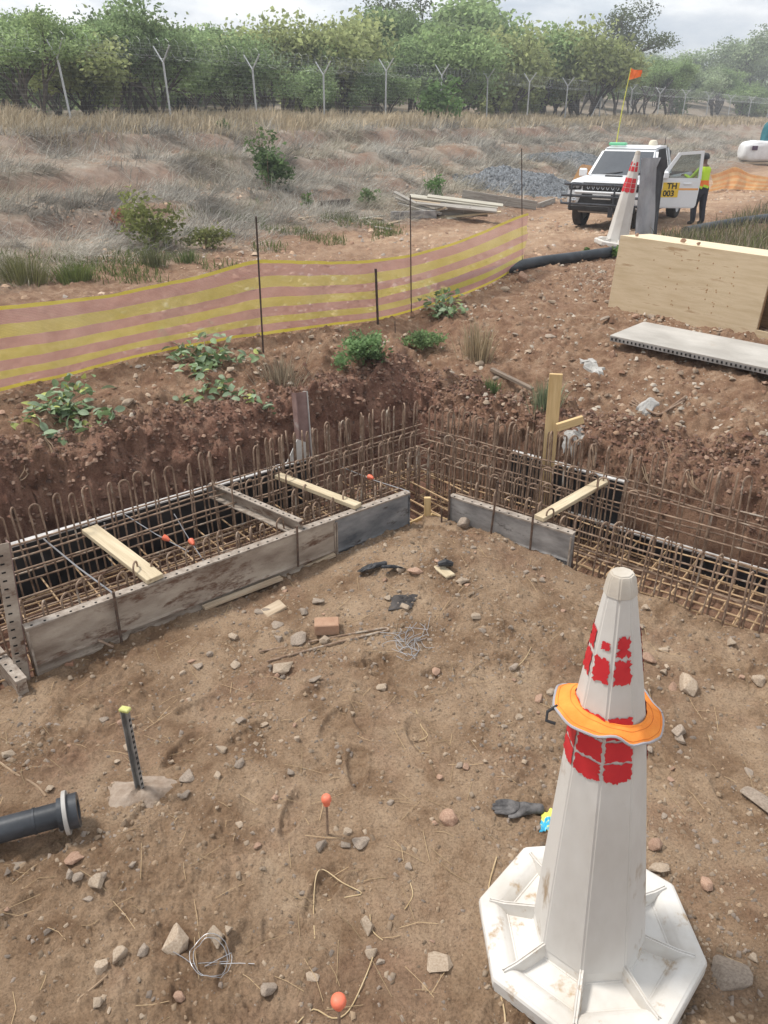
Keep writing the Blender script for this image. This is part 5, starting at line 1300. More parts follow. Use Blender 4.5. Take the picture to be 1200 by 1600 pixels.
# ------------------------------------------------------------------ plywood box, shutter slab
def ply_box():
    A = PZ(950, 482, .5); B = PZ(1178, 532, .47); TA = PY(966, 371, A.y + .05); d = (B - A); d.z = 0; L_ = 2.55; dn = d.normalized()
    nrm = Vector((-dn.y, dn.x, 0))        # away from the camera
    h = 0.87; dep = .62; tilt = R(6)
    t = thing('plywood_box', 'large open plywood box lying on its side on the right bank', 'plywood box', A)
    m = Matrix((dn, nrm, Vector((0, 0, 1)))).transposed().to_4x4(); m.translation = A; t.matrix_basis = m @ Matrix.Rotation(R(-3), 4, 'X') @ Matrix.Rotation(R(1.0), 4, 'Y')
    w = d.length
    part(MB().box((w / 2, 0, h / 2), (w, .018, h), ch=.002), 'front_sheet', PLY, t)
    part(MB().box((L_ / 2, dep / 2 + .009, h - .009), (L_, dep, .018), ch=.002), 'top_sheet', PLY_LIT, t)
    part(MB().box((.009, dep / 2 + .009, h / 2 - .01), (.018, dep - .002, h - .03), ch=.002), 'end_sheet', PLY, t)
    part(MB().box((L_ / 2, dep + .018, h / 2 - .012), (L_, .018, h - .026), ch=.002), 'back_sheet', PLY_D, t)
    part(MB().box((L_ / 2, dep / 2 + .012, .009), (L_ - .04, dep - .02, .018), ch=.002), 'bottom_sheet', PLY_D, t)
    part(MB().box((w + (L_ - w) / 2, .0, .06), (L_ - w - .004, .03, .12), ch=.002), 'bottom_rail', PLY, t)
    part(MB().box((w - .03, .034, h / 2 - .01), (.05, .045, h - .05), ch=.002), 'edge_batten', PLY_D, t)
    mb = MB(); r = random.Random(2)
    for x in (.55, .78, .9, 1.12, 1.3, 1.42, 1.6):
        for k in range(r.randint(3, 7)):
            mb.lathe([(.008, -.002), (.008, .0015)], 6, Matrix.Translation((x * w / 2 + r.uniform(-.015, .015), -.0095, .08 + (h - .16) * r.random())) @ Matrix.Rotation(R(90), 4, 'X'))
    part(mb, 'nail_heads', PLY_D, t)['kind'] = 'stuff'
    return t
bx = ply_box()
TB = wm(bx)
for (u, v_, s, lab) in ((.16, .10, .075, 'reddish stone at the left end of the plywood box top'), (.78, .09, .10, 'brown stone on top of the plywood box near its middle'), (.98, .07, .075, 'flat brown stone on the plywood box, right of the bigger one')):
    p = TB @ Vector((u, v_, .872)); stone((p.x, p.y, p.z), s, 2, 1, .6, lab, sink=0.0)
p = PG(993, 496); stone(p, .12, 2, 3, .6, 'reddish stone wedged under the front of the plywood box')
def lying_shutter():
    A = PG(950, 546); B = PG(1215, 604); A.z += .15; B.z = A.z - .02; d = (B - A).normalized(); nrm = Vector((-d.y, d.x, 0)); L_ = (B - A).length + .8
    t = empty('steel_shutter_panel', A); m = Matrix((d, nrm, d.cross(nrm))).transposed().to_4x4(); m.translation = A; t.matrix_basis = m @ Matrix.Rotation(R(2), 4, 'X')
    tag(t, 'pale grey steel shutter lying face up on the right bank below the plywood box', 'shutter panel')
    slabm = M('pale_shutter_face', (.34, .315, .28), (.50, .47, .425), scale=2.5, rough=.7, c3=(.34, .28, .22), p3=.62, s3=3, detail=9, stretch=(.6, 1, 1))
    part(MB().box((L_ / 2, .36, -.006), (L_, .72, .012)), 'face_sheet', slabm, t)
    part(MB().box((L_ / 2, .004, -.035), (L_ - .01, .007, .045)), 'edge_flange', SHUT_G, t)
    part(MB().box((L_ / 2, .716, -.035), (L_ - .01, .007, .045)), 'edge_flange', SHUT_G, t)
    mb = MB()
    for i in range(int(L_ / .045)): mb.box((.03 + i * .045, -.0005, -.034), (.017, .004, .022))
    part(mb, 'slots', HOLE, t)['kind'] = 'stuff'
    g = PG(958, 556); stone(g, .13, 2, 2, .9, 'earth clod propping the left end of the lying steel shutter')
lying_shutter()
MORT = M('dried_mortar', (.30, .285, .26), (.44, .425, .40), scale=10, rough=.95, bump=.4)
def crust(px_, py_, w, d, label, seed, rz=0):
    g = PG(px_, py_); r = random.Random(seed); n = 22; V = []; c, s_ = math.cos(rz), math.sin(rz)
    out = [(w / 2 * (1 + r.uniform(-.35, .2)) * math.cos(2 * math.pi * k / n), d / 2 * (1 + r.uniform(-.4, .25)) * math.sin(2 * math.pi * k / n)) for k in range(n)]
    rows = []
    for fr, lift in ((1.0, -.015), (.93, .018), (.6, .026), (.25, .03), (.02, .03)):
        row = []
        for (x, y) in out + [out[0]]:
            X = g.x + (x * c - y * s_) * fr; Y = g.y + (x * s_ + y * c) * fr; row.append(Vector((X, Y, gz(X, Y) + lift + r.uniform(0, .006))))
        rows.append(row)
    return single(MB().grid(rows), 'mortar_spill', MORT, label, 'mortar', g)
crust(924, 572, .16, .5, 'grey crust of spilt mortar left of the lying shutter', 1, .2)
crust(897, 680, .22, .16, 'pale grey mortar lump at the foot of the timber side arm', 2)
crust(1012, 632, .2, .14, 'flat pale mortar piece on the right bank above the bent bars', 3)
def bent_bars():
    t = thing('bent_rebar_bundle', 'small bundle of V shaped rusty bars lying on the right bank', 'rebar', PG(1025, 650))
    for k in range(3):
        pts = ground_path([(983 + k * 3, 632 - k * 2), (1010 + k, 643 + k * 2), (1030 + k, 649 + k * 2), (1048 + k * 2, 640 - k), (1069 + k, 628 - k * 2)], .015 + .01 * k)
        part(MB().tube(smoothp(pts, 3), .008, 6), 'bar', RUST, t, True, True)
bent_bars()
lying_plank(PG(768, 580), PG(832, 612), .05, .03, M('dark_wood', (.16, .12, .09), (.26, .2, .15), scale=8, stretch=(.4, 5, 5)), 'thin dark stick of wood on the far bank left of the timber post')

# ------------------------------------------------------------------ gravel heaps and timber pile
GRAV = M('gravel', (.2, .2, .2), attr='Col', rough=.9, bump=.3, bscale=80)
HEAPB = M('gravel_fines', (.13, .135, .14), (.22, .22, .225), scale=30, rough=.95, bump=.6, bscale=60)
def heap(cx, cy, rx, ry, h, rz, label, n, size, tone, seed):
    t = thing('gravel_heap', label, 'gravel heap', (cx, cy, gz(cx, cy)))
    c, s_ = math.cos(rz), math.sin(rz); r = np.random.default_rng(seed)
    def top(u, v_):
        d = np.hypot(u, v_); e = np.clip(1 - d, 0, 1); return h * (1 - (1 - e) ** 1.5) * (.85 + .3 * fbm(u * 2, v_ * 2, seed, 3)) - .04
    rows = []
    for i in range(14):
        fr = i / 13; a = np.linspace(0, 2 * np.pi, 41); u, v_ = fr * np.cos(a), fr * np.sin(a); X = cx + (u * rx) * c - (v_ * ry) * s_; Y = cy + (u * rx) * s_ + (v_ * ry) * c
        z = H(X, Y) + top(u, v_) - (.1 if i == 13 else 0); rows.append([Vector(p) for p in zip(X, Y, z)])
    part(MB().grid(rows), 'mound', HEAPB, t, True, True)
    a = r.uniform(0, 6.283, n); fr = np.sqrt(r.uniform(0, 1.08, n)); u, v_ = fr * np.cos(a), fr * np.sin(a); X = cx + u * rx * c - v_ * ry * s_; Y = cy + u * rx * s_ + v_ * ry * c; Z = H(X, Y) + np.maximum(top(u, v_), 0)
    base = np.array([[-1, -.6, -.5], [1, -.7, -.5], [.7, .9, -.5], [-.8, .8, -.5], [-.5, -.3, .6], [.5, -.45, .7], [.45, .5, .55], [-.55, .4, .45]]); Fb = np.array([[4, 5, 6, 7], [0, 1, 5, 4], [1, 2, 6, 5], [2, 3, 7, 6], [3, 0, 4, 7]])
    V = base[None] * (1 + r.normal(size=(n, 8, 3)) * .25) * (r.uniform(size[0], size[1], n) * .5)[:, None, None]; an = r.uniform(0, 6.28, n)
    V = np.stack([V[:, :, 0] * np.cos(an)[:, None] - V[:, :, 1] * np.sin(an)[:, None], V[:, :, 0] * np.sin(an)[:, None] + V[:, :, 1] * np.cos(an)[:, None], V[:, :, 2]], 2) + np.stack([X, Y, Z], 1)[:, None, :] - np.array(t.location)
    F = (Fb[None] + (np.arange(n) * 8)[:, None, None]).reshape(-1, 4); cc = np.array(tone)[None] * r.uniform(.55, 1.5, (n, 1))
    link('loose_gravel', np_mesh('loose_gravel', V.reshape(-1, 3), F, GRAV, np.repeat(cc, 8, 0)), t)['kind'] = 'stuff'
g = PG(815, 302); heap(g.x + .3, g.y + 1.6, 2.7, 1.7, .74, .5, 'grey gravel heap left of the pickup, beyond the timber pile', 5200, (.05, .13), (.165, .175, .185), 5)
g = PG(905, 268); heap(g.x, g.y + 2, 3.2, 1.6, .6, .5, 'fine dark gravel heap farther back behind the pickup', 3000, (.04, .08), (.13, .145, .15), 6)
GREYW = M('grey_wood', (.24, .215, .185), (.42, .39, .345), scale=6, rough=.9, stretch=(.4, 6, 6), c3=(.15, .12, .10), p3=.62, s3=4)
def lp(a, b, w, t, mat, label, lift=None, up=(0, 0, 1), name='plank'): return lying_plank(PG(*a), PG(*b), w, t, mat, label, name, lift, up)
lp((722, 309), (838, 327), .06, .26, GREYW, 'grey timber edging board in front of the gravel heap', .10)
lp((840, 325), (866, 316), .06, .16, GREYW, 'short grey board at the right end of the gravel heap edging', .06)
BLK = PG(645, 338)
BOARD = M('bleached_board', (.36, .33, .26), (.52, .49, .41), scale=6, rough=.85, stretch=(.4, 6, 6), c3=(.24, .19, .13), p3=.62, s3=4)
def timber_pile():
    z = gz(BLK.x, BLK.y + .7)
    specs = [ # ends in the photo, height of the line above the ground, width, thickness, material, label
        ((640, 306), (778, 323), .34, .26, .035, BOARD, 'wide pale board on top of the timber pile'),
        ((668, 306), (786, 321), .36, .22, .03, BOARD, 'second pale board crossing the top of the timber pile'),
        ((634, 311), (740, 325), .24, .2, .04, PINE_W, 'brown board under the pale boards of the timber pile'),
        ((618, 309), (690, 334), .16, .1, .05, GREYW, 'grey plank slanting down across the left of the timber pile'),
        ((652, 314), (776, 327), .22, .55, .05, GREYW, 'grey board directly under the wide pale board'),
        ((616, 300), (650, 318), .28, .12, .04, GREYW, 'grey plank end rising at the left of the timber pile'),
        ((622, 317), (668, 330), .14, .14, .04, GREYW, 'grey plank slanting at the lower left of the timber pile'),
        ((672, 331), (698, 324), .12, .12, .05, PINE_W, 'short tan plank slanting in the middle of the timber pile'),
        ((700, 327), (735, 325), .14, .10, .05, GREYW, 'grey short plank in the middle of the timber pile'),
        ((678, 341), (783, 331), .06, .09, .04, PALE, 'long thin pine batten on the ground at the front of the timber pile'),
        ((655, 324), (672, 330), .16, .14, .05, PALE, 'short pale plank end in the timber pile'),
    ]
    for a, b, hh, w, t, mt, lab in specs:
        Y = BLK.y + .35 + hh; beam(PY(*a, Y + .25), PY(*b, Y), w, t, 'plank', mt, lab, 'plank', up=(0, -.22, 1))
    beam(PG(612, 342) + Vector((0, 0, .07)), PG(680, 340) + Vector((0, 0, .07)), .10, .22, 'steel_channel', SHUT_G, 'grey ribbed steel channel at the lower left of the timber pile', 'steel channel')
    beam(PY(640, 330, BLK.y + .9), PY(762, 334, BLK.y + .75), .14, .14, 'timber_bearer', GREYW, 'dark timber bearer under the boards of the timber pile', 'timber')
timber_pile()
lp((468, 343), (553, 331), .07, .03, PINE_W, 'long thin pole of wood on the ground left of the timber pile')
for i, (x, y, a_, w) in enumerate(((575, 350, .3, .22), (590, 342, -.4, .28), (566, 345, .9, .16))):
    slab(x, y, (w, .14, .03), a_, PINE_W, ['small tan offcut nearest the camera, left of the timber pile', 'larger tan offcut left of the timber pile', 'tan offcut at the left of the offcuts by the timber pile'][i], 'timber_offcut', 'offcut')
lp((500, 322), (545, 318), .14, .12, M('dead_log', (.07, .055, .045), (.17, .13, .10), scale=9), 'dark dead log on the slope left of the timber pile', name='dead_log')

# ------------------------------------------------------------------ second cone, draped textile
gc = PG(962, 384)
traffic_cone((gc.x, gc.y, gc.z), (R(3), R(5.5), R(10)), 'white traffic cone with red blocks standing before the pickup', .96, worn=False)
CLOTH = M('grey_geotextile', (.25, .255, .27), (.40, .405, .42), scale=5, rough=.95, bump=.4, bscale=25, stretch=(1, 1, .4))
CLOTH_D = M('black_membrane', (.018, .018, .022), (.05, .05, .056), scale=6, rough=.7)
def drape():
    g = PG(1008, 378); Yc = g.y + .15
    lft = [(1003, 247), (1000, 280), (997, 310), (994, 345), (992, 378)]; mid = [(1033, 246), (1026, 262), (1024, 300), (1024, 330), (1020, 378)]; rgt = [(1043, 250), (1037, 275), (1032, 310), (1028, 345), (1025, 378)]
    t = thing('draped_geotextile', 'grey geotextile sheet with black backing draped over a stake beside the far cone', 'geotextile', g)
    def sheet(A, B, ya, yb, nm, mt, fold):
        rows = []
        for k in range(25):
            f = k / 24; row = []
            for i in range(17):
                u = i / 16; xa = np.interp(f, [0, .25, .5, .75, 1], [p[0] for p in A]); xb = np.interp(f, [0, .25, .5, .75, 1], [p[0] for p in B]); y0 = np.interp(f, [0, .25, .5, .75, 1], [p[1] for p in A]); y1 = np.interp(f, [0, .25, .5, .75, 1], [p[1] for p in B])
                row.append(PY(xa + (xb - xa) * u, y0 + (y1 - y0) * u, Yc + ya + (yb - ya) * u + fold * math.sin(u * 9 + f * 3) + fold * .7 * math.sin(f * 11 + u * 4)))
            rows.append(row)
        mb = MB().grid(rows); mb.grid([[p + Vector((0, .02, 0)) for p in r_] for r_ in rows]); part(mb, nm, mt, t, True, True)
    sheet(lft, mid, 0, .05, 'front_sheet', CLOTH, .018); sheet(mid, rgt, .05, .30, 'backing', CLOTH_D, .012)
    sheet(lft, rgt, .16, .32, 'rear_sheet', CLOTH_D, .015)
    beamtop = PY(1015, 247, Yc + .1)
    part(MB().tube([Vector((beamtop.x, beamtop.y, gz(beamtop.x, beamtop.y) - .1)), beamtop], .025, 8), 'stake', POLE, t, True)
drape()

# ------------------------------------------------------------------ bulk bags
def bags():
    BAGW = M('white_bulk_bag', (.66, .66, .66), (.78, .78, .78), scale=4, rough=.7, bump=.5, bscale=6)
    TEAL = M('teal_bag', (.01, .10, .13), (.02, .16, .19), scale=4, rough=.7, bump=.4, bscale=6)
    g = PG(1190, 257)
    def sack(c, sx, sy, sz, mat, name, label, seed):
        r = np.random.default_rng(seed); bm = bmesh.new(); bmesh.ops.create_icosphere(bm, subdivisions=4, radius=1)
        for v in bm.verts:
            p = np.array(v.co); q = np.sign(p) * np.abs(p) ** .55; q /= max(1, np.abs(q).max()); w = float(fbm(np.array([p[0] * 2.2 + seed]), np.array([p[1] * 2.2 + p[2] * 2]), seed, 3)[0])
            v.co = Vector((q[0] * sx, q[1] * sy, q[2] * sz)) * (1 + .10 * w)
        me = bpy.data.meshes.new(name); bm.to_mesh(me); bm.free(); me.materials.append(mat); me.polygons.foreach_set('use_smooth', [True] * len(me.polygons))
        t = thing(name, label, 'bulk bag', (c[0], c[1], c[2] - sz)); link('sack', me, t, (0, 0, sz)); return t
    c = PY(1183, 240, g.y); w = sack((c.x + .55, c.y + .5, g.z + .72), 1.35, .8, .62, BAGW, 'bulk_bag', 'white bulk bag lying at the right edge beyond the net', 3)
    part(MB().box((-1.12 + .25, -.78, .82), (.32, .06, .24)), 'printed_label', M('purple_print', (.08, .04, .08), rough=.7), w)
    part(MB().box((0, 0, -.02), (2.4, 1.3, .14)), 'pallet', PINE_W, w)
    d = PY(1197, 205, g.y + .7); s2 = sack((d.x + .7, d.y + .1, d.z - .25), .8, .6, .85, TEAL, 'teal_bag', 'dark teal bag standing at the upper right edge', 8)
    part(MB().tube([Vector((-.6, 0, 1.55)), Vector((-.45, 0, 2.0)), Vector((-.2, 0, 2.1)), Vector((.1, 0, 1.6))], .06, 8), 'lifting_loop', TEAL, s2, smooth=True)
bags()

# ------------------------------------------------------------------ leafy shrubs
LEAFM = [M('broad_leaf_%d' % i, c, c2, scale=18, rough=.6, trans=.25, rnd=.25) for i, (c, c2) in enumerate([((.13, .205, .085), (.21, .29, .14)), ((.20, .28, .16), (.32, .40, .26)), ((.32, .37, .09), (.44, .47, .15))])]
def leaf_mesh(mat):
    V = []; n = 5
    for i in range(n + 1):
        f = i / n; w = .26 * math.sin(math.pi * (f * .92 + .06)) ** .8 * (1.15 - .3 * f); z = .10 * math.sin(f * 2.4) - .12 * f * f
        V += [(f, -w, z + .08 * w * 3), (f, 0, z), (f, w, z + .08 * w * 3)]
    F = []
    for i in range(n): o = i * 3; F += [(o, o + 1, o + 4, o + 3), (o + 1, o + 2, o + 5, o + 4)]
    me = bpy.data.meshes.new('leaf'); me.from_pydata(V, [], F); me.polygons.foreach_set('use_smooth', [True] * len(F)); me.materials.append(mat); return me
LEAFS = [leaf_mesh(m_) for m_ in LEAFM]
def leafy(stems, label, nleaf, size, seed, lift=.18, yel=.10, name='leafy_shrub'):
    """stems: photo paths of the branches, from the root outwards"""
    r = np.random.default_rng(seed); root = PG(*stems[0][0]); t = thing(name, label, 'shrub', root); inv = wm(t).inverted(); paths = []
    for st in stems:
        P_ = []
        for i, (x, y) in enumerate(st):
            f = i / (len(st) - 1)
            g = PG(x, y); P_.append(PY(x, y, root.y * (1 - f * .75) + g.y * f * .75 - .06 * f) if i else root)
        P_ = smoothp(P_, 4); paths.append(P_); part(MB().tube(P_, [.008 * (1 - .7 * i / (len(P_) - 1)) for i in range(len(P_))], 5), 'stem', TWIG, t, True, True)
    for k in range(nleaf):
        P_ = paths[int(r.integers(0, len(paths)))]; f = r.uniform(.18, 1.0); p = P_[min(int(f * (len(P_) - 1)), len(P_) - 1)] + Vector(r.normal(size=3) * np.array([.06, .05, .045]) + np.array([0, 0, .03]))
        gzv = gz(p.x, p.y)
        if p.z < gzv + .015: p.z = gzv + .015 + abs(r.normal()) * .02
        s = size * r.uniform(.65, 1.25); c = 2 if r.uniform() < yel else int(r.integers(0, 2))
        link('leaf', LEAFS[c], t, inv @ p, (r.normal() * .5, r.normal() * .45 - .1, r.uniform(0, 6.28)), (s, s, s))
    return t
leafy([[(105, 640), (100, 615), (110, 600)], [(110, 640), (140, 645), (180, 652)], [(105, 640), (90, 665), (60, 690), (30, 690)], [(105, 640), (110, 670), (120, 700)], [(105, 640), (130, 665), (165, 665)], [(105, 640), (70, 680), (85, 705)], [(105, 640), (120, 620), (150, 612)]],
      'broad leaved green shrub sprawling on the bank at the far left', 170, .10, 11)
leafy([[(330, 570), (290, 545), (255, 528)], [(330, 570), (320, 540), (318, 518)], [(330, 570), (345, 550), (355, 530)], [(330, 570), (370, 562), (400, 568)], [(330, 570), (310, 585), (325, 592)], [(330, 570), (300, 560), (275, 565)]],
      'broad leaved green shrub growing against the net left of the thin rod', 160, .10, 12)
leafy([[(345, 615), (320, 625), (290, 637)], [(345, 615), (375, 630), (420, 645)], [(345, 615), (350, 605), (365, 602)], [(345, 615), (385, 640), (405, 655)]],
      'low trailing shrub on the bank below the leafy shrub by the net', 75, .085, 13)
leafy([[(690, 495), (685, 470), (680, 455)], [(690, 495), (705, 475), (715, 465)], [(690, 495), (670, 480), (662, 475)], [(690, 495), (710, 492), (722, 490)], [(690, 495), (690, 470), (697, 460)]],
      'bushy green shrub at the right of the net centre', 130, .095, 14, yel=.1)
def fluffy(px_, py_, w, h, label, n, hue_, size=.03, name='green_shrub', cat='shrub', stems=6, vert=1.0, seed=0):
    hue = tuple(c_ * 1.5 for c_ in hue_)
    g = PG(px_, py_); s = depth_of(g) / FPX; W, Hh = w * s / 2, h * s; r = np.random.default_rng(seed + px_)
    t = thing(name, label, cat, g); mb = MB()
    for k in range(stems):
        a = r.uniform(0, 6.28); q = r.uniform(.3, .9); mb.tube([(0, 0, -.03), (W * q * .4 * math.cos(a), W * q * .4 * math.sin(a), Hh * .5), (W * q * math.cos(a), W * q * math.sin(a), Hh * r.uniform(.6, .95))], [.012 * Hh + .004, .008 * Hh + .003, .003], 4)
    part(mb, 'stems', TWIG, t)
    nc = 14; cc = r.normal(size=(nc, 3)) * np.array([W * .5, W * .5, Hh * .24]) + np.array([0, 0, Hh * .55]); tn = r.uniform(.65, 1.3, nc); i = r.integers(0, nc, n)
    C = cc[i] + r.normal(size=(n, 3)) * np.array([W * .22, W * .22, Hh * .14 * vert]); C[:, 2] = np.clip(C[:, 2], .01, None)
    colr = np.array(hue)[None] * (tn[i] * r.uniform(.7, 1.3, n))[:, None]
    V, F, c4 = leaf_cards(C, size, colr, r=r, elong=2.0); link('foliage', np_mesh('foliage', V, F, LEAF, c4), t)
GR = (.10, .15, .05)
fluffy(240, 388, 85, 72, 'rounded olive green bush on the grassy slope at left', 900, (.15, .165, .06), .055)
fluffy(193, 360, 26, 30, 'small bush with dead red leaves left of the rounded olive bush', 160, (.20, .09, .05), .06)
fluffy(420, 296, 75, 56, 'green bush half way up the grassy bank at centre left', 900, (.08, .12, .05), .07)
fluffy(410, 248, 34, 36, 'slender sprig above the green bush on the bank', 160, (.09, .13, .05), .07)
fluffy(322, 390, 60, 28, 'low olive bush above the net, right of the rounded bush', 500, (.14, .15, .06), .045)
fluffy(480, 336 - 10, 14, 20, 'tiny green tuft left of the timber pile', 120, GR, .05)
fluffy(572, 322, 34, 24, 'small green weed just left of the timber pile', 260, (.11, .15, .07), .05)
fluffy(676, 306, 36, 26, 'small bright green weed above the timber pile', 300, (.10, .17, .06), .055)
fluffy(690, 192, 60, 50, 'round green bush at the foot of the sixth fence post', 700, (.10, .16, .06), .16)
fluffy(1055, 180, 46, 26, 'round dark green bush under the far right of the fence', 500, (.09, .125, .05), .2)
fluffy(915, 395 - 0, 12, 8, 'tiny green weed by the pipe', 60, GR, .03)
fluffy(958, 402, 26, 16, 'small green tuft of grass at the end of the black pipe', 260, (.10, .16, .05), .035)
fluffy(350, 206 - 2, 20, 12, 'tiny green bush on the crest of the bank', 100, GR, .1)
def tuft(px_, py_, w, h, label, n, hue, seed):
    g = PG(px_, py_); s = depth_of(g) / FPX; r = np.random.default_rng(seed); W = w * s / 2
    x = r.normal(size=n) * W * .45; y = r.normal(size=n) * W * .3; z = H(g.x + x, g.y + y) - g.z - .01
    hh = h * s * r.uniform(.5, 1.15, n); lean = np.stack([x * .7 + r.normal(size=n) * .03, y * .5 + r.normal(size=n) * .03, 0 * x], 1)
    V, F, c = blades(np.stack([x, y, z], 1), hh, lean, np.array(hue)[None] * r.uniform(.6, 1.4, (n, 1)), np.full(n, max(.006, .9 * s)), r=r)
    o = link('grass_tuft', np_mesh('grass_tuft', V, F, GRASS, c), None, g); tag(o, label, 'grass tuft')
fluffy(563, 572, 66, 46, 'feathery bright green weed on the far bank, left of the trench corner', 2200, (.13, .20, .09), .022, 'green_weed', 'weed')
fluffy(657, 543, 56, 26, 'low feathery green weed just above the trench corner', 1300, (.14, .20, .09), .022, 'green_weed', 'weed')
tuft(853, 640, 36, 50, 'grey green tuft behind the tall timber post', 320, (.26, .30, .18), 3)
tuft(745, 560, 46, 60, 'tuft of dry straw hanging on the bank above the trench corner', 260, (.42, .34, .22), 4)
tuft(440, 600, 70, 40, 'dry grey straw tuft above the maroon steel section', 260, (.34, .28, .20), 5)
tuft(118, 440, 60, 30, 'bright green grass tuft on the slope at far left', 500, (.17, .21, .07), 6)
tuft(40, 435, 80, 40, 'olive green grass tuft at the left edge above the net', 600, (.20, .20, .09), 7)
tuft(240, 415, 40, 30, 'small green grass tuft above the net at left', 260, (.17, .18, .09), 8)
tuft(293, 410, 40, 22, 'short green tuft above the net, left of the thin rod', 200, (.16, .20, .08), 9)
tuft(770, 612, 24, 20, 'small green tuft on the bank left of the timber post', 160, (.15, .21, .09), 10)
# roots hanging from the right bank
def roots():
    r = np.random.default_rng(9)
    for k, (x, y) in enumerate(((835, 655), (930, 700), (985, 725), (1005, 735), (1040, 700), (75, 690), (35, 715), (1075, 742))):
        g = PG(x, y); L_ = r.uniform(.15, .35); d = Vector((r.normal() * .1, -.10, -L_)); P_ = [g + Vector((0, 0, .03)), g + d * .3 + Vector((r.normal() * .03, -.07, 0)), g + d * .7 + Vector((r.normal() * .04, -.09, 0)), g + d]
        t = thing('hanging_root', ['dry root hanging left of the timber post', 'thin root hanging on the right bank above the plank brace', 'root hanging over the right bank above the low shutter', 'root beside it, a little farther right on the right bank', 'straw like root higher up the right bank', 'thin root on the left bank below the sprawling shrub', 'thin root on the left bank near the photo edge', 'root at the far right of the right bank'][k], 'root', g)
        for q in range(3):
            w = [p + Vector((r.normal() * .025, 0, r.normal() * .02)) for p in P_]; part(MB().tube(smoothp(w, 3), .004, 4), 'strand', ROOT, t, True, True)
roots()
for i, (a_, b_, w_) in enumerate((((560, 344), (600, 338), .10), ((604, 352), (628, 346), .08), ((700, 343), (742, 338), .10), ((585, 356), (612, 360), .06))):
    lp(a_, b_, w_, .03, [BOARD, PINE_W, BOARD, GREYW][i], ['bleached board lying left of the grey ribbed channel', 'short tan lath in front of the grey ribbed channel', 'bleached board on the ground below the big pale board', 'thin grey lath farthest left in front of the timber pile'][i])
# ------------------------------------------------------------------ pickup
CARW = M('white_car_paint', (.76, .77, .78), (.80, .81, .82), scale=2, rough=.28, coat=.5, c3=(.62, .56, .48), p3=.72, s3=3)
BLACKP = M('black_plastic', (.015, .015, .017), (.035, .035, .037), scale=8, rough=.55)
TYRE = M('tyre_rubber', (.020, .019, .018), (.06, .05, .042), scale=8, rough=.9, bump=.4)
RIM = M('steel_rim', (.30, .30, .30), (.42, .41, .40), scale=6, rough=.5, metal=.5)
CHROME = M('chrome', (.75, .75, .76), rough=.2, metal=.9)
GLASSD = M('dark_glass', (.035, .045, .055), (.055, .065, .075), scale=2, rough=.06, spec=.9, coat=.6)
LAMPM = M('headlamp', (.35, .37, .40), (.10, .11, .12), scale=9, rough=.12, spec=.8)
YSIGN = M('yellow_sign', (.80, .52, .035), (.84, .58, .06), scale=5, rough=.5)
BLKT = M('black_letters', (.02, .02, .02), rough=.6)
PLATEM = M('number_plate', (.70, .70, .68), rough=.5)
GREENL = M('green_beacon', (.16, .55, .30), rough=.25); ORS = M('orange_stripe', (.85, .40, .12), rough=.4); BEAC = M('pale_beacon', (.72, .66, .52), rough=.3)
BARM = M('bull_bar', (.035, .037, .042), (.07, .072, .08), scale=9, rough=.4, metal=.4)
SEATM = M('cab_dark', (.03, .03, .032), rough=.9)
def clear_glass():
    m = bpy.data.materials.new('door_glass'); m.use_nodes = True; N = m.node_tree.nodes; L = m.node_tree.links
    tr = N.new('ShaderNodeBsdfTransparent'); tr.inputs[0].default_value = (.62, .70, .72, 1); gl_ = N.new('ShaderNodeBsdfGlossy'); gl_.inputs['Roughness'].default_value = .04; ms = N.new('ShaderNodeMixShader'); ms.inputs[0].default_value = .14
    L.new(tr.outputs[0], ms.inputs[1]); L.new(gl_.outputs[0], ms.inputs[2]); L.new(ms.outputs[0], N['Material Output'].inputs['Surface']); return m
CLEARG = clear_glass()
def arc(cx, cz, r_, a0, a1, n): return [(cx + r_ * math.cos(R(a0 + (a1 - a0) * i / n)), cz + r_ * math.sin(R(a0 + (a1 - a0) * i / n))) for i in range(n + 1)]
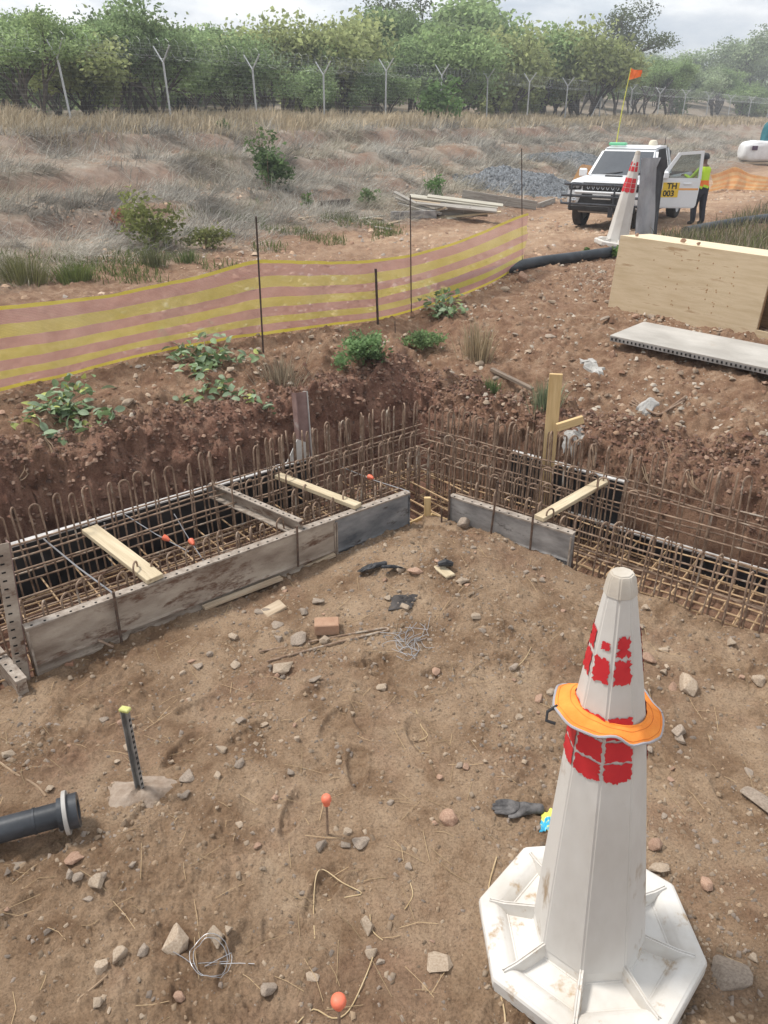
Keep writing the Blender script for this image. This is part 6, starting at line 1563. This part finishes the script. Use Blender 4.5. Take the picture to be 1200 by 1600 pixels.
def pickup():
    hx, hy = -.55, -.835; rz = math.atan2(hy, hx)
    fr = PG(906, 352)                                   # contact of the front wheel on the left of the photo
    h = Vector((hx, hy, 0)); lf = Vector((-hy, hx, 0)); base = fr - h * 1.52 + lf * .76; z0 = gz(base.x, base.y)
    t = thing('pickup_truck', 'white pickup truck with bull bar parked on the track, its cab door open', 'pickup truck', (base.x, base.y, fr.z), rz)
    # front body: bonnet and lower cab, wheel arch cut out
    prof = [(2.28, .52), (2.31, .80), (2.26, 1.02), (2.05, 1.10), (1.15, 1.17), (-.48, 1.14), (-.48, .50), (.98, .46), (1.04, .46)] + arc(1.52, .42, .46, 178, 5, 10) + [(2.02, .46)]
    part(MB().prism(prof, 'y', -.88, .88), 'body', CARW, t, bevel=.085, smooth=True)
    # bonnet bulge with scoop
    part(MB().prism([(2.16, 1.045), (1.25, 1.12), (1.2, 1.205), (1.95, 1.165), (2.14, 1.10)], 'y', -.62, .62), 'bonnet', CARW, t, bevel=.065, smooth=True)
    part(MB().box((1.62, 0, 1.197), (.10, .42, .035), ch=.01), 'bonnet_scoop', BLACKP, t)
    # cab: lower edge at belt, roof inset
    b0, b1, r0, r1 = 1.22, -.46, .62, -.42; zb, zr = 1.14, 1.80; wb, wr_ = .86, .70
    V = [(b0, -wb, zb), (b0, wb, zb), (b1, wb, zb), (b1, -wb, zb), (r0, -wr_, zr - .03), (r0, wr_, zr - .03), (r1, wr_, zr), (r1, -wr_, zr)]
    part(MB().add(V, [(0, 1, 2, 3), (4, 7, 6, 5), (0, 4, 5, 1), (1, 5, 6, 2), (2, 6, 7, 3), (3, 7, 4, 0)]), 'cab', CARW, t, bevel=.06, smooth=True)
    part(MB().prism([(.62, 1.775), (.1, 1.845), (-.38, 1.845), (-.43, 1.79)], 'y', -.66, .66), 'roof', CARW, t, bevel=.03, smooth=True)
    def pane(q, nm, mt=GLASSD, lift=.008):
        q = [Vector(p) for p in q]; n = (q[1] - q[0]).cross(q[2] - q[0]).normalized(); c = sum(q, Vector()) / len(q)
        if n.dot(c - Vector((.2, 0, 1.4))) < 0: n = -n
        k = len(q); return part(MB().add([p - n * .01 for p in q] + [p + n * lift for p in q], [tuple(range(k)), tuple(range(k, 2 * k))] + [(i, (i + 1) % k, k + (i + 1) % k, k + i) for i in range(k)]), nm, mt, t)
    L3 = lambda a, b, f: tuple(a[i] + (b[i] - a[i]) * f for i in range(3))
    def quad(i, j, k, l, m0=.07, m1=.07):
        a, b, c, d = V[i], V[j], V[k], V[l]
        return [L3(L3(a, b, m0), L3(d, c, m0), m1), L3(L3(a, b, 1 - m0), L3(d, c, 1 - m0), m1), L3(L3(a, b, 1 - m0), L3(d, c, 1 - m0), 1 - m1), L3(L3(a, b, m0), L3(d, c, m0), 1 - m1)]
    pane(quad(0, 1, 5, 4, .06, .09), 'windscreen')
    pane(quad(0, 3, 7, 4, .10, .14), 'side_window')
    pane(quad(2, 3, 7, 6, .12, .2), 'rear_window')
    # door opening on the left side of the car: dark panes laid on for the shade inside
    pane([(1.0, .868, .62), (-.12, .868, .60), (-.12, .868, 1.14), (1.0, .868, 1.14)], 'door_opening_shade', SEATM, .016)
    pane([L3(V[1], V[2], .14), L3(V[1], V[2], .80), L3(V[5], V[6], .62), L3(V[5], V[6], .08)], 'cab_opening_shade', SEATM, .01)
    pane([L3(L3(V[1], V[2], .84), V[6], .2), L3(L3(V[1], V[2], .97), V[6], .2), L3(V[5], V[6], .92), L3(V[5], V[6], .74)], 'quarter_window', GLASSD, .012)
    # wipers
    part(MB().tube([(1.235, -.5, 1.19), (1.12, .05, 1.27)], .012, 5), 'wiper', BLACKP, t); part(MB().tube([(1.235, .1, 1.19), (1.12, .6, 1.27)], .012, 5), 'wiper', BLACKP, t)
    # load bed
    part(MB().prism([(-.55, .56), (-.55, 1.12), (-2.72, 1.12), (-2.75, .62), (-2.02, .56)] + arc(-1.52, .42, .46, 5, 178, 10)[0:] + [(-1.02, .52)], 'y', -.86, .86), 'load_bed', CARW, t, bevel=.03, smooth=True)
    part(MB().box((-1.63, 0, 1.123), (2.0, 1.5, .01)), 'bed_liner', SEATM, t)
    part(MB().tube([(-.56, -.72, 1.12), (-.56, -.68, 1.70), (-.56, -.58, 1.80), (-.56, .58, 1.80), (-.56, .68, 1.70), (-.56, .72, 1.12)], .035, 8), 'roll_bar', BLACKP, t, smooth=True)
    part(MB().box((-2.1, .862, .86), (.5, .012, .22), ch=.004), 'bed_emblem', BLACKP, t)
    part(MB().box((-2.70, .80, .88), (.05, .13, .34), ch=.01), 'tail_lamp', M('red_lamp', (.4, .02, .02), rough=.3), t)
    # front
    part(MB().box((2.285, 0, .985), (.06, 1.02, .19), ch=.015), 'grille', BLACKP, t)
    for k in range(7):
        y = -.36 + k * .12; part(MB().tube([(2.318, y - .032, 1.05), (2.318, y - .03, .96), (2.318, y, .925), (2.318, y + .03, .96), (2.318, y + .032, 1.05)], .008, 5), 'grille_slot', CHROME, t, smooth=True)
    for s in (-1, 1):
        hl = part(MB().prism([(s * .54, .90), (s * .86, .88), (s * .875, 1.0), (s * .82, 1.065), (s * .55, 1.06)], 'x', 2.14, 2.297), 'headlight', BLACKP, t, bevel=.015)
        for yy in (.64, .76): part(MB().lathe([(.045, 0), (.055, .008), (.04, .016)], 14, Matrix.Translation((2.298, s * yy, .985)) @ Matrix.Rotation(R(90), 4, 'Y')), 'lamp_lens', LAMPM, hl, smooth=True)
        part(MB().lathe([(.05, 0), (.062, .01), (.045, .02)], 14, Matrix.Translation((2.325, s * .70, .66)) @ Matrix.Rotation(R(90), 4, 'Y')), 'fog_lamp', CHROME, t, smooth=True)
        # mirrors
        mr = part(MB().box((.98, s * 1.02, 1.22), (.10, .20, .20), ch=.03), 'mirror', CARW if s < 0 else BLACKP, t) if s < 0 else None
        part(MB().prism(arc(1.52 if True else 0, .42, .52, 172, 8, 10) + arc(1.52, .42, .455, 8, 172, 10), 'y', s * .875, s * .915), 'wheel_arch', CARW, t)
        part(MB().prism(arc(-1.52, .42, .52, 172, 8, 10) + arc(-1.52, .42, .455, 8, 172, 10), 'y', s * .855, s * .895), 'wheel_arch', CARW, t)
    part(MB().box((2.31, 0, .86), (.07, 1.4, .05), ch=.015), 'chrome_strip', CARW, t)
    part(MB().prism([(-.62, .56), (.62, .56), (.50, .82), (-.50, .82)], 'x', 2.25, 2.335), 'lower_grille', BLACKP, t)
    part(MB().box((2.29, 0, .50), (.12, 1.66, .14), ch=.03), 'bumper', BLACKP, t)
    part(MB().box((2.0, 0, .42), (.5, 1.2, .06), ch=.02), 'skid_plate', RIM, t)
    pl_ = part(MB().box((2.346, 0, .765), (.012, .46, .11), ch=.003), 'number_plate', PLATEM, t)
    me = text_mesh('GG 68 RL MP', .085, BLKT, 'plate_text', .001, .001)
    o = link('plate_text', me, pl_, (2.3535, 0, .765), (R(90), 0, R(90)))
    # bull bar
    for z, ex, x in ((1.03, 1.02, 2.45), (.78, 1.06, 2.50), (.60, 1.06, 2.50)):
        part(MB().tube([(x - .28, -ex, z + .03), (x - .05, -ex + .10, z), (x, -.6, z), (x, .6, z), (x - .05, ex - .10, z), (x - .28, ex, z + .03)], .03, 8), 'bull_bar_rail', BARM, t, smooth=True)
    for y in (-.72, -.32 + .95 - .28, .72): part(MB().tube([(2.46, y, 1.04), (2.51, y, .78), (2.50, y, .50)], .024, 8), 'bull_bar_upright', BARM, t, smooth=True)
    part(MB().box((2.47, .30, .46), (.05, .12, .26), ch=.01), 'tow_bracket', BARM, t)
    # wheels
    for x in (1.52, -1.52):
        for s in (-1, 1):
            m = Matrix.Translation((x, s * .76, .375)) @ Matrix.Rotation(R(90), 4, 'X')
            w = empty('wheel', (0, 0, 0)); w.parent = t
            part(MB().lathe([(.22, -.11), (.33, -.125), (.372, -.10), (.378, 0), (.372, .10), (.33, .125), (.22, .11)], 28, m, close=True), 'tyre', TYRE, w, smooth=True)
            part(MB().lathe([(.06, .06 * -s), (.15, .05 * -s), (.20, .09 * -s), (.222, .105 * -s), (.222, -.08 * -s), (.05, -.05 * -s)], 24, m), 'rim', RIM, w, smooth=True)
    part(MB().box((.2, 0, .42), (3.6, 1.2, .12)), 'chassis', SEATM, t); part(MB().box((.2, .80, .40), (1.2, .14, .05), ch=.01), 'side_step', BLACKP, t)
    # beacons, aerial flag
    part(MB().box((.30, -.42, 1.875), (.16, .44, .07), ch=.02), 'green_beacon', GREENL, t)
    part(MB().lathe([(.11, 1.845), (.11, 1.89), (.085, 1.95), (.05, 1.965)], 16, Matrix.Translation((-.12, .35, 0))), 'amber_beacon', BEAC, t, smooth=True)
    part(MB().tube([(-.38, .58, 1.84), (-.38, .58, 2.02)], .008, 5), 'aerial', BLACKP, t)
    wp = PY(961, 235, base.y + .35); tipw = PY(986, 106, base.y + .35)
    fl = part(MB().tube([wp, wp.lerp(tipw, .5) + Vector((-.02, 0, 0)), tipw], [.014, .013, .010], 6), 'whip_pole', M('yellow_whip', (.62, .60, .10), rough=.5), t, True, True)
    d = (tipw - wp).normalized()
    FLG = M('orange_flag', (.85, .16, .035), (.88, .22, .06), scale=8, rough=.7, trans=.3)
    rows = [[tipw - d * (.27 * v_) + Vector((.30 * u * (1 - .0), .03 * math.sin(u * 7 + v_ * 2), -.02 * u - (.11 * u if v_ == 0 else 0) + (.10 * u) * v_)) for u in np.linspace(0, 1, 9)] for v_ in np.linspace(0, 1, 7)]
    fg = part(MB().grid(rows), 'flag', FLG, fl, True, True)
    # open door, hinged at the front pillar
    dr = empty('door', (.98, .90, 0)); dr.parent = t; dr.rotation_euler = (0, 0, -R(60))       # local -x runs along the door
    pr = [(-.02, .46), (-.02, 1.10), (-.44, 1.74), (-1.0, 1.76), (-1.04, 1.12), (-1.01, .50), (-.96, .46)]
    lower = [(-.02, .46), (-.02, 1.12), (-1.04, 1.12), (-1.01, .50), (-.96, .46)]
    part(MB().prism(lower, 'y', -.035, .035), 'door_panel', CARW, dr, bevel=.02, smooth=True)
    fo = [(-.02, 1.12), (-.42, 1.72), (-1.01, 1.76), (-1.04, 1.12)]; fi = [(-.16, 1.15), (-.47, 1.66), (-.94, 1.69), (-.97, 1.15)]
    V2 = [(x, y, z) for y in (-.022, .022) for (x, z) in fo + fi]; F2 = []
    for i in range(4):
        j = (i + 1) % 4; F2 += [(i, j, 4 + j, 4 + i), (8 + i, 8 + 4 + i, 8 + 4 + j, 8 + j), (i, 8 + i, 8 + j, j), (4 + i, 4 + j, 12 + j, 12 + i)]
    part(MB().add(V2, F2), 'window_frame', CARW, dr)
    part(MB().add([(x, 0.002 * k, z) for k in (-1, 1) for (x, z) in fi], [(0, 1, 2, 3), (7, 6, 5, 4)]), 'window_glass', CLEARG, dr)
    part(MB().box((-.12, .14, 1.22), (.16, .22, .19), ch=.04), 'mirror', CARW, dr)
    part(MB().box((-.72, .042, 1.02), (.20, .03, .04), ch=.008), 'handle', CARW, dr)
    part(MB().box((-.76, .0365, .90), (.48, .003, .045)), 'stripe', ORS, dr)
    # the side of the door that faces the photo is its outer skin
    part(MB().box((-.34, .038, .965), (.40, .004, .17), ch=.001), 'sign_plate', YSIGN, dr); part(MB().box((-.30, .0395, .795), (.46, .004, .165), ch=.001), 'sign_plate', YSIGN, dr)
    for tx, x, z in (('TH', -.36, .965), ('003', -.30, .795)):
        o = link('sign_text', text_mesh(tx, .185, BLKT, 'sign_text', .001, .006), dr, (x, .043, z), (R(90), 0, R(180)))
    return t, base, rz
truck, TBASE, TRZ = pickup()

# ------------------------------------------------------------------ person at the open door
LIME = M('lime_fabric', (.50, .72, .03), (.58, .80, .06), scale=5, rough=.8, bump=.2, bscale=12); ORF = M('orange_vest_band', (.90, .17, .02), (.92, .24, .04), scale=5, rough=.8)
NAVY = M('dark_trousers', (.016, .018, .026), (.035, .037, .048), scale=6, rough=.9, bump=.2, bscale=12); SKIN = M('skin', (.16, .085, .055), rough=.6)
def person():
    f = PG(1087, 351); 
    t = thing('person', 'person in a lime and orange work vest and dark trousers at the open pickup door', 'person', f, R(100))
    # local: x forward (towards the cab), y left, z up
    v = [(0, 0, .96), (0, 0, 1.12), (.02, 0, 1.30), (.03, 0, 1.46), (.05, 0, 1.56), (.07, 0, 1.66), (.08, 0, 1.75)]
    e = [(0, 1), (1, 2), (2, 3), (3, 4), (4, 5), (5, 6)]; r = [(.14, .17), (.13, .155), (.14, .18), (.10, .17), .058, (.095, .08), (.085, .072)]
    def ch(p, pts, rs):
        last = p
        for q, rr in zip(pts, rs): v.append(q); r.append(rr); e.append((last, len(v) - 1)); last = len(v) - 1
        return last
    legs = []
    for s in (-1, 1):
        ch(0, [(.0, .10 * s, .86), (.03 + .05 * s, .11 * s, .50), (-.03 + .06 * s, .11 * s, .09), (.04 + .06 * s, .115 * s, .045), (.13 + .06 * s, .12 * s, .035)], [.118, .088, .070, .062, .045])
    hl_ = ch(3, [(.03, .20, 1.42), (.16, .30, 1.20), (.40, .26, 1.28)], [.062, .05, .04]); hr = ch(3, [(.03, -.20, 1.42), (.18, -.28, 1.22), (.42, -.18, 1.34)], [.062, .05, .04])
    for hnd, s in ((hl_, 1), (hr, -1)):
        b = Vector(v[hnd]); p = ch(hnd, [tuple(b + Vector((.05, -.005 * s, .01)))], [(.022, .034)])
        for k in range(4): q = Vector(v[p]) + Vector((.03, (k - 1.5) * .018, .0)); ch(p, [tuple(q), tuple(q + Vector((.03, 0, -.012))), tuple(q + Vector((.035, 0, -.035)))], [.009, .0085, .008])
        ch(p, [tuple(Vector(v[p]) + Vector((.012, -.035 * s, .01))), tuple(Vector(v[p]) + Vector((.045, -.045 * s, .005)))], [.0105, .0095])
    me = skin_mesh('body', v, e, r, SKIN, 2)
    for m_ in (NAVY, LIME, ORF): me.materials.append(m_)
    boot = BLACKP; me.materials.append(boot)
    for p in me.polygons:
        c = p.center
        arm = c.x > .10 and c.z > 1.1 and abs(c.y) > .1 or abs(c.y) > .21
        if c.z < .12: p.material_index = 4
        elif c.z < .98: p.material_index = 1
        elif c.z < 1.20 and not arm: p.material_index = 3 if 1.03 < c.z < 1.18 else 2
        elif c.z < 1.51: p.material_index = 0 if c.x > .40 else (3 if arm and 1.24 < c.z and c.x < .3 and c.y < 0 else 2)
        else: p.material_index = 0
    link('body', me, t)
    # cap and hair
    part(MB().lathe([(.108, 1.70), (.112, 1.74), (.10, 1.80), (.07, 1.84), (.02, 1.855)], 20, Matrix.Translation((.065, 0, 0))), 'cap', BLACKP, t, smooth=True)
    part(MB().prism([(.14, -.075), (.23, -.05), (.25, 0), (.23, .05), (.14, .075)], 'z', 1.715, 1.727), 'cap_peak', BLACKP, t)
    for s in (-1, 1):
        part(MB().lathe([(.004, -.008), (.011, 0), (.004, .008)], 8, Matrix.Translation((.168, .032 * s, 1.685))), 'eye', M('eye_dark_%d' % (s + 1), (.02, .015, .012), rough=.3), t, smooth=True)
        part(MB().lathe([(.010, -.028), (.022, 0), (.010, .028)], 8, Matrix.Translation((.07, .088 * s, 1.675))), 'ear', SKIN, t, smooth=True)
    part(MB().tube([(.165, 0, 1.685), (.188, 0, 1.655), (.165, 0, 1.645)], [.010, .016, .010], 6), 'nose', SKIN, t, smooth=True)
    part(MB().tube([(.155, -.028, 1.615), (.168, 0, 1.613), (.155, .028, 1.615)], .006, 5), 'mouth', M('lips', (.13, .05, .04), rough=.6), t, smooth=True)
    t.rotation_euler = (0, 0, R(118)); t.scale = (.95, .95, .90)
person()
# ------------------------------------------------------------------ thin summer haze
def haze():
    m = bpy.data.materials.new('haze_air'); m.use_nodes = True; N = m.node_tree.nodes; L = m.node_tree.links; N.remove(N['Principled BSDF'])
    v = N.new('ShaderNodeVolumePrincipled'); v.inputs['Density'].default_value = .0018; v.inputs['Color'].default_value = (.92, .95, 1.0, 1); v.inputs['Anisotropy'].default_value = .2
    L.new(v.outputs[0], N['Material Output'].inputs['Volume'])
    mb = MB().box((0, 0, 15), (1320, 1320, 36)); o = link('haze', mb.mesh('haze', m)); o['kind'] = 'stuff'; o['label'] = 'thin pale haze in the air over the site'; o['category'] = 'haze'
haze()
